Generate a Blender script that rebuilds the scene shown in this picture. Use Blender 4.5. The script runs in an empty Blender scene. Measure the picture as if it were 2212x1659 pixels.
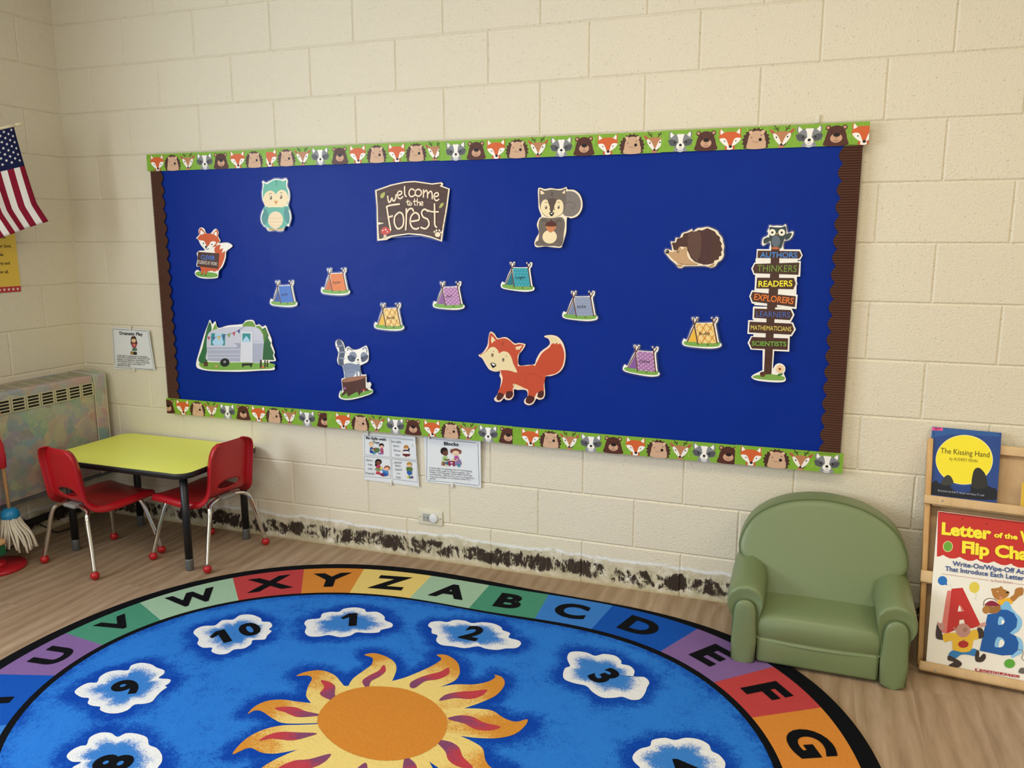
import bpy, bmesh, math, random
from mathutils import Vector, Matrix
from mathutils.geometry import tessellate_polygon
random.seed(7)
SC = bpy.context.scene
COL = SC.collection
PI = math.pi
R = math.radians

# ------------------------------------------------------------------ camera
cam_d = bpy.data.cameras.new('camera'); cam = bpy.data.objects.new('camera', cam_d); COL.objects.link(cam)
cam_d.sensor_width = 36.0; cam_d.sensor_fit = 'HORIZONTAL'; cam_d.lens = 1749.46 / 2212 * 36.0
cam_d.clip_start = 0.05; cam_d.clip_end = 60
yaw, pitch, roll = 0.350694, -0.178470, -0.000977
fw = Vector((-math.sin(yaw)*math.cos(pitch), math.cos(yaw)*math.cos(pitch), math.sin(pitch)))
rt = Vector((math.cos(yaw), math.sin(yaw), 0)); up = rt.cross(fw)
rt, up = math.cos(roll)*rt + math.sin(roll)*up, -math.sin(roll)*rt + math.cos(roll)*up
mw = Matrix((rt, up, -fw)).transposed().to_4x4(); mw.translation = Vector((3.4605, -3.0998, 1.4198))
cam.matrix_world = mw
SC.camera = cam

# ------------------------------------------------------------------ world, lights, exposure
wd = bpy.data.worlds.new('world'); SC.world = wd; wd.use_nodes = True
wd.node_tree.nodes['Background'].inputs[0].default_value = (0.85, 0.93, 1.0, 1)
wd.node_tree.nodes['Background'].inputs[1].default_value = 0.6
SC.view_settings.view_transform = 'Standard'; SC.view_settings.look = 'None'
SC.view_settings.gamma = 1.0; SC.view_settings.use_curve_mapping = False
SC.view_settings.exposure = -0.10

def area(name, loc, direction, sx, sy, power, color):
    l = bpy.data.lights.new(name, 'AREA'); l.shape = 'RECTANGLE'; l.size = sx; l.size_y = sy
    l.energy = power; l.color = color
    o = bpy.data.objects.new(name, l); COL.objects.link(o); o.location = loc
    o.rotation_euler = Vector(direction).to_track_quat('-Z', 'Y').to_euler()
    return o
WARM = (1.0, 0.87, 0.64)
DAY = (0.84, 0.92, 1.0)
# daylight through the window in the left wall, an added unseen fill behind the camera, ceiling lamps
area('window_daylight', (-0.10, -2.95, 1.60), (1, 0, -0.15), 2.9, 1.2, 128, DAY)
area('rear_fill', (2.4, -6.85, 1.4), (0.1, 1, -0.2), 3.2, 1.5, 52, DAY)
for i, (x, y) in enumerate(((3.3, -1.7), (5.6, -1.9), (3.3, -4.6), (5.6, -4.8))):
    area('ceiling_lamp', (x, y, 2.80), (0, 0, -1), 1.2, 0.6, 24, WARM)

# ------------------------------------------------------------------ materials
def lin(h):
    v = [int(h[i:i+2], 16) / 255 for i in (0, 2, 4)]
    return tuple((c / 12.92 if c <= 0.04045 else ((c + 0.055) / 1.055) ** 2.4) for c in v) + (1.0,)
def mat(name):
    m = bpy.data.materials.new(name); m.use_nodes = True
    nt = m.node_tree; b = nt.nodes['Principled BSDF']
    return m, nt, b
def nd(nt, kind, **kw):
    n = nt.nodes.new(kind)
    for k, v in kw.items():
        if k in ('operation', 'blend_type', 'data_type', 'attribute_name', 'wave_type', 'bands_direction', 'feature', 'noise_dimensions', 'distance', 'interpolation_type', 'clamp', 'vector_type'):
            setattr(n, k, v)
        else: n.inputs[k].default_value = v
    return n
def math_(nt, op, a, b=None, c=None, clamp=False):
    n = nt.nodes.new('ShaderNodeMath'); n.operation = op; n.use_clamp = clamp
    for i, v in enumerate((a, b, c)):
        if v is None: continue
        if isinstance(v, (int, float)): n.inputs[i].default_value = v
        else: nt.links.new(v, n.inputs[i])
    return n.outputs[0]
def mix(nt, f, a, b):
    n = nt.nodes.new('ShaderNodeMix'); n.data_type = 'RGBA'
    for s, v in ((n.inputs[0], f), (n.inputs[6], a), (n.inputs[7], b)):
        if isinstance(v, (int, float, tuple)): s.default_value = v
        else: nt.links.new(v, s)
    return n.outputs[2]
def ramp(nt, f, stops):
    n = nt.nodes.new('ShaderNodeValToRGB'); e = n.color_ramp.elements
    while len(e) < len(stops): e.new(0.5)
    for el, (p, c) in zip(e, stops): el.position = p; el.color = c
    nt.links.new(f, n.inputs[0]); return n.outputs[0]
def sstep(nt, v, a, b):
    n = nt.nodes.new('ShaderNodeMapRange'); n.interpolation_type = 'SMOOTHSTEP'
    n.inputs[1].default_value = a; n.inputs[2].default_value = b; nt.links.new(v, n.inputs[0]); return n.outputs[0]
def objco(nt, scale=(1, 1, 1)):
    t = nt.nodes.new('ShaderNodeTexCoord'); m = nt.nodes.new('ShaderNodeMapping'); m.inputs[3].default_value = scale
    nt.links.new(t.outputs['Object'], m.inputs[0]); return m.outputs[0]
def noise(nt, co, scale, detail=4, rough=0.55, dist=0.0):
    n = nt.nodes.new('ShaderNodeTexNoise'); n.inputs['Scale'].default_value = scale; n.inputs['Detail'].default_value = detail
    n.inputs['Roughness'].default_value = rough; n.inputs['Distortion'].default_value = dist
    if co is not None: nt.links.new(co, n.inputs['Vector'])
    return n.outputs['Fac']
def bump(nt, b, h, strength, dist):
    n = nt.nodes.new('ShaderNodeBump'); n.inputs['Strength'].default_value = strength; n.inputs['Distance'].default_value = dist
    nt.links.new(h, n.inputs['Height']); nt.links.new(n.outputs[0], b.inputs['Normal'])
def plain(name, hexcol, rough=0.5, metal=0.0, bscale=0, bstr=0.2, bdist=0.001, var=0.0, spec=0.5):
    m, nt, b = mat(name)
    b.inputs['Base Color'].default_value = lin(hexcol); b.inputs['Roughness'].default_value = rough
    b.inputs['Metallic'].default_value = metal; b.inputs['Specular IOR Level'].default_value = spec
    co = objco(nt)
    if bscale: bump(nt, b, noise(nt, co, bscale), bstr, bdist)
    if var:
        c = lin(hexcol); d = tuple(v * (1 - var) for v in c[:3]) + (1,)
        nt.links.new(mix(nt, noise(nt, co, 6, 5), c, d), b.inputs['Base Color'])
    return m

def wall_material():
    m, nt, b = mat('painted_block')
    co = objco(nt)
    xyz = nt.nodes.new('ShaderNodeSeparateXYZ'); nt.links.new(co, xyz.inputs[0]); Z = xyz.outputs[2]
    X = xyz.outputs[0]
    big = noise(nt, co, 1.6, 3); fine = noise(nt, co, 105, 5, 0.6); mid = noise(nt, co, 14, 5)
    paint = mix(nt, big, lin('DDD6C1'), lin('E4DDC9'))
    # pits in the block face
    pitn = noise(nt, objco(nt, (1.0, 1.0, 1.7)), 92, 3, 0.6)
    pits = sstep(nt, pitn, 0.35, 0.29)
    paint = mix(nt, math_(nt, 'MULTIPLY', pits, 0.22), paint, lin('8C8068'))
    smudge = sstep(nt, noise(nt, co, 9, 2), 0.72, 0.80)
    paint = mix(nt, math_(nt, 'MULTIPLY', smudge, 0.10), paint, lin('8A8474'))
    # bare, stained strip along the floor where a skirting has been pulled off
    wob = noise(nt, objco(nt, (1, 1, 0.2)), 9, 4)
    edge = math_(nt, 'ADD', math_(nt, 'MULTIPLY', math_(nt, 'SUBTRACT', wob, 0.5), 0.045), 0.126)
    d = math_(nt, 'SUBTRACT', Z, edge)
    bare = sstep(nt, math_(nt, 'ADD', d, math_(nt, 'MULTIPLY', math_(nt, 'SUBTRACT', fine, 0.5), 0.02)), 0.004, -0.004)
    n1 = noise(nt, co, 16, 6, 0.7)
    conc = ramp(nt, n1, [(0.22, lin('8C8870')), (0.40, lin('BDB69A')), (0.55, lin('D2CBB4')), (0.68, lin('ECEAE2'))])
    # chalky line at the paint edge
    chalk = math_(nt, 'MULTIPLY', sstep(nt, math_(nt, 'ABSOLUTE', math_(nt, 'ADD', d, 0.006)), 0.011, 0.002), sstep(nt, noise(nt, objco(nt, (1, 1, 2.5)), 18, 5, 0.7), 0.28, 0.50))
    # dark adhesive left in dabs and drips
    cz = math_(nt, 'ADD', 0.058, math_(nt, 'MULTIPLY', math_(nt, 'SUBTRACT', noise(nt, objco(nt, (1, 1, 0.05)), 2.2, 2), 0.5), 0.05))
    band = sstep(nt, math_(nt, 'ABSOLUTE', math_(nt, 'SUBTRACT', Z, cz)), 0.056, 0.016)
    dab = math_(nt, 'ADD', math_(nt, 'MULTIPLY', math_(nt, 'SUBTRACT', noise(nt, objco(nt, (1, 1, 0.62)), 15, 9, 0.78, 0.6), 0.5), 1.7), 0.5)
    comb = noise(nt, objco(nt, (1, 1, 0.06)), 150, 3, 0.6)
    g = math_(nt, 'ADD', math_(nt, 'MULTIPLY', band, 0.30), math_(nt, 'ADD', dab, math_(nt, 'MULTIPLY', math_(nt, 'SUBTRACT', comb, 0.5), 0.20)))
    patch = math_(nt, 'MULTIPLY', math_(nt, 'SUBTRACT', noise(nt, objco(nt, (1, 1, 0.3)), 5.0, 4), 0.5), 0.30)
    g = math_(nt, 'ADD', g, patch)
    glue = math_(nt, 'MULTIPLY', sstep(nt, g, 0.72, 0.80), sstep(nt, Z, 0.125, 0.10))
    c = mix(nt, glue, conc, mix(nt, fine, lin('1E1613'), lin('43362C')))
    lines = math_(nt, 'MULTIPLY', math_(nt, 'MULTIPLY', band, sstep(nt, noise(nt, objco(nt, (1, 1, 0.04)), 260, 2, 0.5), 0.52, 0.62)), sstep(nt, noise(nt, objco(nt, (1, 1, 0.4)), 7, 3), 0.46, 0.58))
    c = mix(nt, math_(nt, 'MULTIPLY', lines, 0.62), c, lin('5A4A3A'))
    rub = sstep(nt, math_(nt, 'ADD', Z, math_(nt, 'MULTIPLY', fine, 0.02)), 0.026, 0.012)
    c = mix(nt, math_(nt, 'MULTIPLY', rub, 0.8), c, lin('B9AB84'))
    col = mix(nt, bare, paint, c)
    # mildew freckles above the strip towards the corner
    mil = math_(nt, 'MULTIPLY', sstep(nt, noise(nt, co, 60, 6, 0.75), 0.60, 0.70), math_(nt, 'MULTIPLY', sstep(nt, Z, 0.20, 0.10), sstep(nt, X, 1.6, 0.9)))
    col = mix(nt, mil, col, lin('2E281E'))
    col = mix(nt, math_(nt, 'MULTIPLY', chalk, 0.9), col, lin('EEF2F2'))
    nt.links.new(col, b.inputs['Base Color'])
    b.inputs['Roughness'].default_value = 0.55; b.inputs['Specular IOR Level'].default_value = 0.35
    h = math_(nt, 'ADD', math_(nt, 'MULTIPLY', fine, 0.7), math_(nt, 'SUBTRACT', math_(nt, 'MULTIPLY', noise(nt, co, 165, 2, 0.5), 0.55), math_(nt, 'MULTIPLY', pits, 1.3)))
    h = math_(nt, 'ADD', h, math_(nt, 'MULTIPLY', glue, 0.6))
    bump(nt, b, h, 0.62, 0.005)
    return m

def floor_material():
    m, nt, b = mat('plank_floor')
    t = nt.nodes.new('ShaderNodeTexCoord'); xyz = nt.nodes.new('ShaderNodeSeparateXYZ'); nt.links.new(t.outputs['Object'], xyz.inputs[0])
    Xs = math_(nt, 'DIVIDE', math_(nt, 'ADD', xyz.outputs[0], 0.07), 0.178); idx = math_(nt, 'FLOOR', Xs); fr = math_(nt, 'FRACT', Xs)
    rnd = nt.nodes.new('ShaderNodeTexWhiteNoise'); rnd.noise_dimensions = '1D'; nt.links.new(idx, rnd.inputs['W'])
    ys = math_(nt, 'ADD', math_(nt, 'DIVIDE', xyz.outputs[1], 1.22), rnd.outputs['Value']); fy = math_(nt, 'FRACT', ys)
    r2 = nt.nodes.new('ShaderNodeTexWhiteNoise'); r2.noise_dimensions = '2D'
    cv = nt.nodes.new('ShaderNodeCombineXYZ'); nt.links.new(idx, cv.inputs[0]); nt.links.new(math_(nt, 'FLOOR', ys), cv.inputs[1]); nt.links.new(cv.outputs[0], r2.inputs['Vector'])
    sh = nt.nodes.new('ShaderNodeVectorMath'); sh.operation = 'ADD'; nt.links.new(t.outputs['Object'], sh.inputs[0])
    s3 = nt.nodes.new('ShaderNodeVectorMath'); s3.operation = 'SCALE'; nt.links.new(r2.outputs['Color'], s3.inputs[0]); s3.inputs['Scale'].default_value = 9.0
    nt.links.new(s3.outputs[0], sh.inputs[1])
    mp = nt.nodes.new('ShaderNodeMapping'); mp.inputs[3].default_value = (1, 0.10, 1); nt.links.new(sh.outputs[0], mp.inputs[0])
    g1 = noise(nt, mp.outputs[0], 22, 6, 0.6, 1.6); g2 = noise(nt, mp.outputs[0], 120, 4, 0.6, 0.4)
    mp2 = nt.nodes.new('ShaderNodeMapping'); mp2.inputs[3].default_value = (1, 0.22, 1); nt.links.new(sh.outputs[0], mp2.inputs[0])
    wv = nt.nodes.new('ShaderNodeTexWave'); wv.inputs['Scale'].default_value = 5; wv.inputs['Distortion'].default_value = 9; wv.inputs['Detail'].default_value = 3; wv.inputs['Detail Scale'].default_value = 1.2
    nt.links.new(mp2.outputs[0], wv.inputs[0])
    g = math_(nt, 'ADD', math_(nt, 'MULTIPLY', g1, 0.55), math_(nt, 'ADD', math_(nt, 'MULTIPLY', g2, 0.25), math_(nt, 'MULTIPLY', wv.outputs['Fac'], 0.20)))
    col = ramp(nt, g, [(0.26, lin('8A735C')), (0.45, lin('9E876D')), (0.60, lin('A9927A')), (0.78, lin('B8A38B'))])
    tint = mix(nt, r2.outputs['Value'], lin('FFFFFF'), lin('F4F0EC'))
    mm = nt.nodes.new('ShaderNodeMix'); mm.data_type = 'RGBA'; mm.blend_type = 'MULTIPLY'; mm.inputs[0].default_value = 1
    nt.links.new(col, mm.inputs[6]); nt.links.new(tint, mm.inputs[7])
    seam = math_(nt, 'MAXIMUM', sstep(nt, math_(nt, 'ABSOLUTE', math_(nt, 'SUBTRACT', fr, 0.5)), 0.491, 0.4985), sstep(nt, math_(nt, 'ABSOLUTE', math_(nt, 'SUBTRACT', fy, 0.5)), 0.4985, 0.4998))
    nt.links.new(mix(nt, math_(nt, 'MULTIPLY', seam, 0.16), mm.outputs[2], lin('5A4636')), b.inputs['Base Color'])
    b.inputs['Roughness'].default_value = 0.48; b.inputs['Specular IOR Level'].default_value = 0.4
    bump(nt, b, math_(nt, 'SUBTRACT', g, seam), 0.12, 0.002)
    return m

def printed(name, rough, coat=0.0, spec=0.5):
    m, nt, b = mat(name)
    a = nt.nodes.new('ShaderNodeAttribute'); a.attribute_name = 'Col'
    nt.links.new(a.outputs['Color'], b.inputs['Base Color']); b.inputs['Roughness'].default_value = rough
    b.inputs['Coat Weight'].default_value = coat; b.inputs['Coat Roughness'].default_value = 0.12; b.inputs['Specular IOR Level'].default_value = spec
    bump(nt, b, noise(nt, objco(nt), 9, 3), 0.25, 0.004)
    return m

def rug_material():
    m, nt, b = mat('rug_pile')
    co = objco(nt)
    a = nt.nodes.new('ShaderNodeAttribute'); a.attribute_name = 'Col'
    c = nt.nodes.new('ShaderNodeAttribute'); c.attribute_name = 'Col2'
    grain = noise(nt, co, 190, 3, 0.75); grain2 = noise(nt, co, 38, 4, 0.7)
    f = math_(nt, 'ADD', c.outputs['Alpha'], math_(nt, 'ADD', math_(nt, 'MULTIPLY', math_(nt, 'SUBTRACT', grain, 0.5), 1.3), math_(nt, 'MULTIPLY', math_(nt, 'SUBTRACT', math_(nt, 'ADD', math_(nt, 'MULTIPLY', grain2, 0.5), math_(nt, 'MULTIPLY', noise(nt, co, 7, 3), 0.5)), 0.5), 1.5)))
    on = sstep(nt, c.outputs['Alpha'], 0.0, 0.02)
    f = math_(nt, 'MULTIPLY', sstep(nt, f, 0.18, 0.82), on)
    col = mix(nt, f, a.outputs['Color'], c.outputs['Color'])
    dk = nt.nodes.new('ShaderNodeMix'); dk.data_type = 'RGBA'; dk.blend_type = 'MULTIPLY'; dk.inputs[0].default_value = 1
    nt.links.new(col, dk.inputs[6]); nt.links.new(mix(nt, noise(nt, co, 260, 2, 0.8), lin('D2D2D2'), lin('FFFFFF')), dk.inputs[7])
    nt.links.new(dk.outputs[2], b.inputs['Base Color'])
    b.inputs['Roughness'].default_value = 0.95; b.inputs['Specular IOR Level'].default_value = 0.1
    bump(nt, b, math_(nt, 'ADD', noise(nt, co, 260, 2, 0.8), grain2), 0.6, 0.004)
    return m

def wood(name, c1, c2, rough=0.45, axis=(1, 1, 0.08), scale=30):
    m, nt, b = mat(name)
    g = noise(nt, objco(nt, axis), scale, 5, 0.6, 0.6)
    nt.links.new(ramp(nt, g, [(0.3, lin(c1)), (0.7, lin(c2))]), b.inputs['Base Color']); b.inputs['Roughness'].default_value = rough
    return m

def collage_material():
    m, nt, b = mat('collage_paper')
    co = objco(nt)
    wn = nt.nodes.new('ShaderNodeTexNoise'); wn.inputs['Scale'].default_value = 7; wn.inputs['Detail'].default_value = 3; nt.links.new(co, wn.inputs['Vector'])
    vm = nt.nodes.new('ShaderNodeVectorMath'); vm.operation = 'MULTIPLY_ADD'; nt.links.new(wn.outputs['Color'], vm.inputs[0]); vm.inputs[1].default_value = (0.16, 0.16, 0.16); nt.links.new(co, vm.inputs[2])
    v1 = nt.nodes.new('ShaderNodeTexVoronoi'); v1.inputs['Scale'].default_value = 9.0; nt.links.new(vm.outputs[0], v1.inputs['Vector'])
    v2 = nt.nodes.new('ShaderNodeTexVoronoi'); v2.inputs['Scale'].default_value = 19.0; nt.links.new(vm.outputs[0], v2.inputs['Vector'])
    s1 = nt.nodes.new('ShaderNodeSeparateColor'); nt.links.new(v1.outputs['Color'], s1.inputs[0])
    s2 = nt.nodes.new('ShaderNodeSeparateColor'); nt.links.new(v2.outputs['Color'], s2.inputs[0])
    pal = [(0.0, lin('C6C2B4')), (0.14, lin('D8A8A4')), (0.28, lin('58A69C')), (0.40, lin('D8D4A4')), (0.52, lin('B87A8A')), (0.64, lin('9E96C8')), (0.76, lin('A4C8BE')), (0.88, lin('D0A08E')), (1.0, lin('84B0CA'))]
    base = mix(nt, 0.5, ramp(nt, s1.outputs[0], pal), ramp(nt, s2.outputs[1], pal))
    base = mix(nt, sstep(nt, noise(nt, co, 26, 6, 0.75), 0.50, 0.80), base, lin('D2D0C2'))
    base = mix(nt, math_(nt, 'MULTIPLY', sstep(nt, noise(nt, co, 5, 4), 0.56, 0.70), 0.55), base, lin('4E9A98'))
    base = mix(nt, math_(nt, 'MULTIPLY', sstep(nt, noise(nt, objco(nt, (1.3, 1.1, 0.9)), 6.3, 4), 0.60, 0.72), 0.55), base, lin('A4566A'))
    base = mix(nt, 0.28, base, lin('9A9C90'))
    nt.links.new(base, b.inputs['Base Color']); b.inputs['Roughness'].default_value = 0.6
    bump(nt, b, noise(nt, co, 45, 5, 0.7), 0.3, 0.003)
    return m

M = {}
M['wall'] = wall_material(); M['floor'] = floor_material()
M['ceiling'] = plain('ceiling_tile', 'E9E6DC', 0.9, bscale=120)
M['paper'] = printed('printed_paper', 0.55); M['laminated'] = printed('laminated_print', 0.38, 0.0, 0.28); M['cover'] = printed('glossy_cover', 0.4, 0.0, 0.3)
M['cloth'] = printed('printed_cloth', 0.9, 0, 0.1)
M['rug'] = rug_material()
M['blue'] = plain('blue_backing_paper', '072C8E', 0.42, bscale=3.5, bstr=0.35, bdist=0.02, var=0.08, spec=0.10)
M['corr'] = plain('brown_corrugated_paper', '553222', 0.8, bscale=60, bstr=0.1)
M['board_edge'] = plain('board_frame_metal', 'B9B4A6', 0.45)
M['red_plastic'] = plain('red_plastic', 'B01620', 0.30, bscale=260, bstr=0.08, bdist=0.0006)
M['chrome'] = plain('chrome', 'D8D8D6', 0.12, 1.0)
M['grey_plastic'] = plain('grey_plastic', '8A8A84', 0.5)
M['black_metal'] = plain('black_metal', '12151A', 0.42)
M['leg_tip'] = plain('grey_leg_insert', '5A5C5E', 0.35)
M['yellow_lam'] = plain('yellow_laminate', 'F2F86C', 0.40, bscale=300, bstr=0.03, var=0.03)
M['black_edge'] = plain('black_edge_band', '101012', 0.5, bscale=150, bstr=0.3)
M['vinyl'] = plain('green_vinyl', '72825A', 0.42, bscale=300, bstr=0.10, bdist=0.0008, var=0.04)
M['vinyl_seam'] = plain('green_vinyl_piping', '4A5C36', 0.5)
M['maple'] = wood('maple_ply', 'C2A070', 'D6B688', 0.45, (1, 1, 0.15), 14)
M['maple_edge'] = wood('maple_edge', 'B98C54', 'CFA56C', 0.45, (1, 1, 0.06), 40)
M['maple_back'] = wood('maple_panel', 'B39268', 'C4A47A', 0.55, (1, 0.2, 1), 10)
M['collage'] = collage_material()
M['cream_metal'] = plain('cream_painted_metal', 'C9C3A4', 0.5)
M['slot_shade'] = plain('painted_slot_shade', '1C1814', 0.8)  # shade inside the grille openings, painted as flat dark plates
M['wood_pole'] = wood('light_wood', 'B98C5C', 'D0A878', 0.4)
M['flag_pole'] = wood('pale_wood', 'E6DAB4', 'F0E8CC', 0.4)
M['toy_red'] = plain('toy_red_paint', 'B01A28', 0.28)
M['toy_blue'] = plain('toy_blue_paint', '1E86C0', 0.3)
M['toy_green'] = plain('green_bristle', '0E5A38', 0.85, bscale=400, bstr=0.6, bdist=0.003)
M['mop_white'] = plain('cotton_string', 'D6CFBE', 0.95, bscale=300, bstr=0.5, bdist=0.002)
M['ivory'] = plain('ivory_plastic', 'DAD7C4', 0.35)
M['white_plastic'] = plain('white_plastic', 'DDE2E6', 0.25)
M['clear_cap'] = plain('clear_grey_plastic', 'A9ABA6', 0.2)
M['screw'] = plain('screw_metal', '8A8674', 0.4, 0.6)
M['cable'] = plain('black_cable', '17150F', 0.6)
M['tape'] = plain('clear_tape', 'E3E2D8', 0.3)
M['window_frame'] = plain('window_frame_paint', 'D8D6CC', 0.5)
M['page'] = plain('paper_pages', 'E6E0CF', 0.7)
def film_material():
    m = bpy.data.materials.new('laminate_film'); m.use_nodes = True; nt = m.node_tree
    nt.nodes.clear(); o = nt.nodes.new('ShaderNodeOutputMaterial'); t = nt.nodes.new('ShaderNodeBsdfTransparent'); g = nt.nodes.new('ShaderNodeBsdfGlossy')
    g.inputs['Roughness'].default_value = 0.15; t.inputs[0].default_value = (0.95, 0.97, 1, 1)
    x = nt.nodes.new('ShaderNodeMixShader'); fz = nt.nodes.new('ShaderNodeFresnel'); fz.inputs[0].default_value = 1.5
    nt.links.new(math_(nt, 'MULTIPLY', fz.outputs[0], 0.6, clamp=True), x.inputs[0]); nt.links.new(t.outputs[0], x.inputs[1]); nt.links.new(g.outputs[0], x.inputs[2]); nt.links.new(x.outputs[0], o.inputs[0])
    return m
M['film'] = film_material()
def glass_material():
    m, nt, b = mat('window_glass'); b.inputs['Transmission Weight'].default_value = 1; b.inputs['Roughness'].default_value = 0; b.inputs['IOR'].default_value = 1.01
    return m
M['glass'] = glass_material()

# ------------------------------------------------------------------ mesh helpers
class MB:
    def __init__(s): s.v = []; s.f = []; s.c = []; s.c2 = []; s.mi = []; s.sm = []; s.col = (1, 1, 1, 1); s.col2 = (0, 0, 0, 0); s.m = 0; s.smooth = False; s.v2 = {}
    def vert(s, p): s.v.append(tuple(p)); return len(s.v) - 1
    def face(s, idx): s.f.append(tuple(idx)); s.c.append(s.col); s.c2.append(s.col2); s.mi.append(s.m); s.sm.append(s.smooth)
    def poly(s, pts): s.face([s.vert(p) for p in pts])
    def box(s, x0, x1, y0, y1, z0, z1):
        i = [s.vert((x, y, z)) for z in (z0, z1) for y in (y0, y1) for x in (x0, x1)]
        for q in ((0, 2, 3, 1), (4, 5, 7, 6), (0, 1, 5, 4), (2, 6, 7, 3), (0, 4, 6, 2), (1, 3, 7, 5)): s.face([i[k] for k in q])
    def tube(s, path, r, n=12, caps=True):
        path = [Vector(p) for p in path]; rings = []; rad = r if isinstance(r, (list, tuple)) else [r] * len(path)
        t0 = (path[1] - path[0]).normalized(); nrm = t0.orthogonal().normalized()
        for i, p in enumerate(path):
            t = ((path[min(i + 1, len(path) - 1)] - path[max(i - 1, 0)])).normalized()
            nrm = (nrm - t * nrm.dot(t)).normalized(); bn = t.cross(nrm)
            rings.append([s.vert(p + (nrm * math.cos(2*PI*k/n) + bn * math.sin(2*PI*k/n)) * rad[i]) for k in range(n)])
        for a, b in zip(rings, rings[1:]):
            for k in range(n): s.face((a[k], a[(k+1) % n], b[(k+1) % n], b[k]))
        if caps: s.face(rings[0][::-1]); s.face(rings[-1])
    def lathe(s, prof, c, n=24, axis=None):
        rings = []
        for r, z in prof: rings.append([s.vert((c[0] + r*math.cos(2*PI*k/n), c[1] + r*math.sin(2*PI*k/n), c[2] + z)) for k in range(n)])
        for a, b in zip(rings, rings[1:]):
            for k in range(n): s.face((a[k], a[(k+1) % n], b[(k+1) % n], b[k]))
        s.face(rings[0][::-1]); s.face(rings[-1])
    def sphere(s, c, r, n=16, m=10, sq=(1, 1, 1)):
        rings = []
        for j in range(1, m):
            a = PI * j / m
            rings.append([s.vert((c[0] + sq[0]*r*math.sin(a)*math.cos(2*PI*k/n), c[1] + sq[1]*r*math.sin(a)*math.sin(2*PI*k/n), c[2] - sq[2]*r*math.cos(a))) for k in range(n)])
        for a, b in zip(rings, rings[1:]):
            for k in range(n): s.face((a[k], a[(k+1) % n], b[(k+1) % n], b[k]))
        p0 = s.vert((c[0], c[1], c[2] - sq[2]*r)); p1 = s.vert((c[0], c[1], c[2] + sq[2]*r))
        for k in range(n): s.face((rings[0][(k+1) % n], rings[0][k], p0)); s.face((rings[-1][k], rings[-1][(k+1) % n], p1))
    def loft(s, rings, closed=True, cap0=True, cap1=True):
        ids = [[s.vert(p) for p in r] for r in rings]; n = len(ids[0])
        for a, b in zip(ids, ids[1:]):
            for k in range(n if closed else n - 1): s.face((a[k], a[(k+1) % n], b[(k+1) % n], b[k]))
        if cap0: s.face(ids[0][::-1])
        if cap1: s.face(ids[-1])
    def build(s, name, mats, parent=None, loc=(0, 0, 0), rot=(0, 0, 0), attrs=False, autosmooth=None):
        me = bpy.data.meshes.new(name); me.from_pydata(s.v, [], s.f)
        for m in (mats if isinstance(mats, (list, tuple)) else [mats]): me.materials.append(m)
        me.polygons.foreach_set('material_index', s.mi); me.polygons.foreach_set('use_smooth', s.sm)
        if attrs:
            for nm, dat in (('Col', s.c), ('Col2', s.c2)):
                at = me.color_attributes.new(nm, 'FLOAT_COLOR', 'CORNER'); buf = []
                ov = s.v2.get(nm, {})
                for p, c in zip(me.polygons, dat):
                    for vi in p.vertices: buf.extend(ov.get(vi, c))
                at.data.foreach_set('color', buf)
        me.update(); me.validate(clean_customdata=False)
        o = bpy.data.objects.new(name, me); COL.objects.link(o); o.location = loc; o.rotation_euler = rot
        if parent: o.parent = parent
        return o
def fixn(o):
    bm = bmesh.new(); bm.from_mesh(o.data); bmesh.ops.recalc_face_normals(bm, faces=bm.faces); bm.to_mesh(o.data); bm.free()
def bevel(o, w, seg=3, ang=30):
    m = o.modifiers.new('bevel', 'BEVEL'); m.width = w; m.segments = seg; m.limit_method = 'ANGLE'; m.angle_limit = R(ang)
    for p in o.data.polygons: p.use_smooth = True
    return o
def subsurf(o, n=2):
    m = o.modifiers.new('sub', 'SUBSURF'); m.levels = n; m.render_levels = n
    for p in o.data.polygons: p.use_smooth = True
def empty(name, loc, rz=0):
    o = bpy.data.objects.new(name, None); COL.objects.link(o); o.location = loc; o.rotation_euler = (0, 0, rz); o.empty_display_size = 0.1; return o
def tag(o, label, cat, group=None):
    o['label'] = label; o['category'] = cat
    if group: o['group'] = group
    return o
def struct(o): o['kind'] = 'structure'; return o
def copy_tree(o, parent=None):
    c = o.copy(); COL.objects.link(c)
    if parent: c.parent = parent
    for ch in list(o.children): copy_tree(ch, c)
    return c
def smooth_closed(p, n=4):
    out = []; N = len(p)
    if N < 4: return p
    for i in range(N):
        a, b, c, d = p[i-1], p[i], p[(i+1) % N], p[(i+2) % N]
        for k in range(n):
            t = k / n
            out.append(tuple(0.5*((2*b[j]) + (-a[j]+c[j])*t + (2*a[j]-5*b[j]+4*c[j]-d[j])*t*t + (-a[j]+3*b[j]-3*c[j]+d[j])*t**3) for j in range(len(b))))
    return out
def smooth_open(p, n=5):
    out = []; N = len(p)
    if N < 3: return p
    for i in range(N - 1):
        a, b, c, d = p[max(i-1, 0)], p[i], p[i+1], p[min(i+2, N-1)]
        for k in range(n):
            t = k / n
            out.append(tuple(0.5*((2*b[j]) + (-a[j]+c[j])*t + (2*a[j]-5*b[j]+4*c[j]-d[j])*t*t + (-a[j]+3*b[j]-3*c[j]+d[j])*t**3) for j in range(len(b))))
    out.append(p[-1]); return out
def pairs(l, s=1e-4): return [(l[i]*s, l[i+1]*s) for i in range(0, len(l), 2)]
_dg = None
_tc = {}
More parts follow.
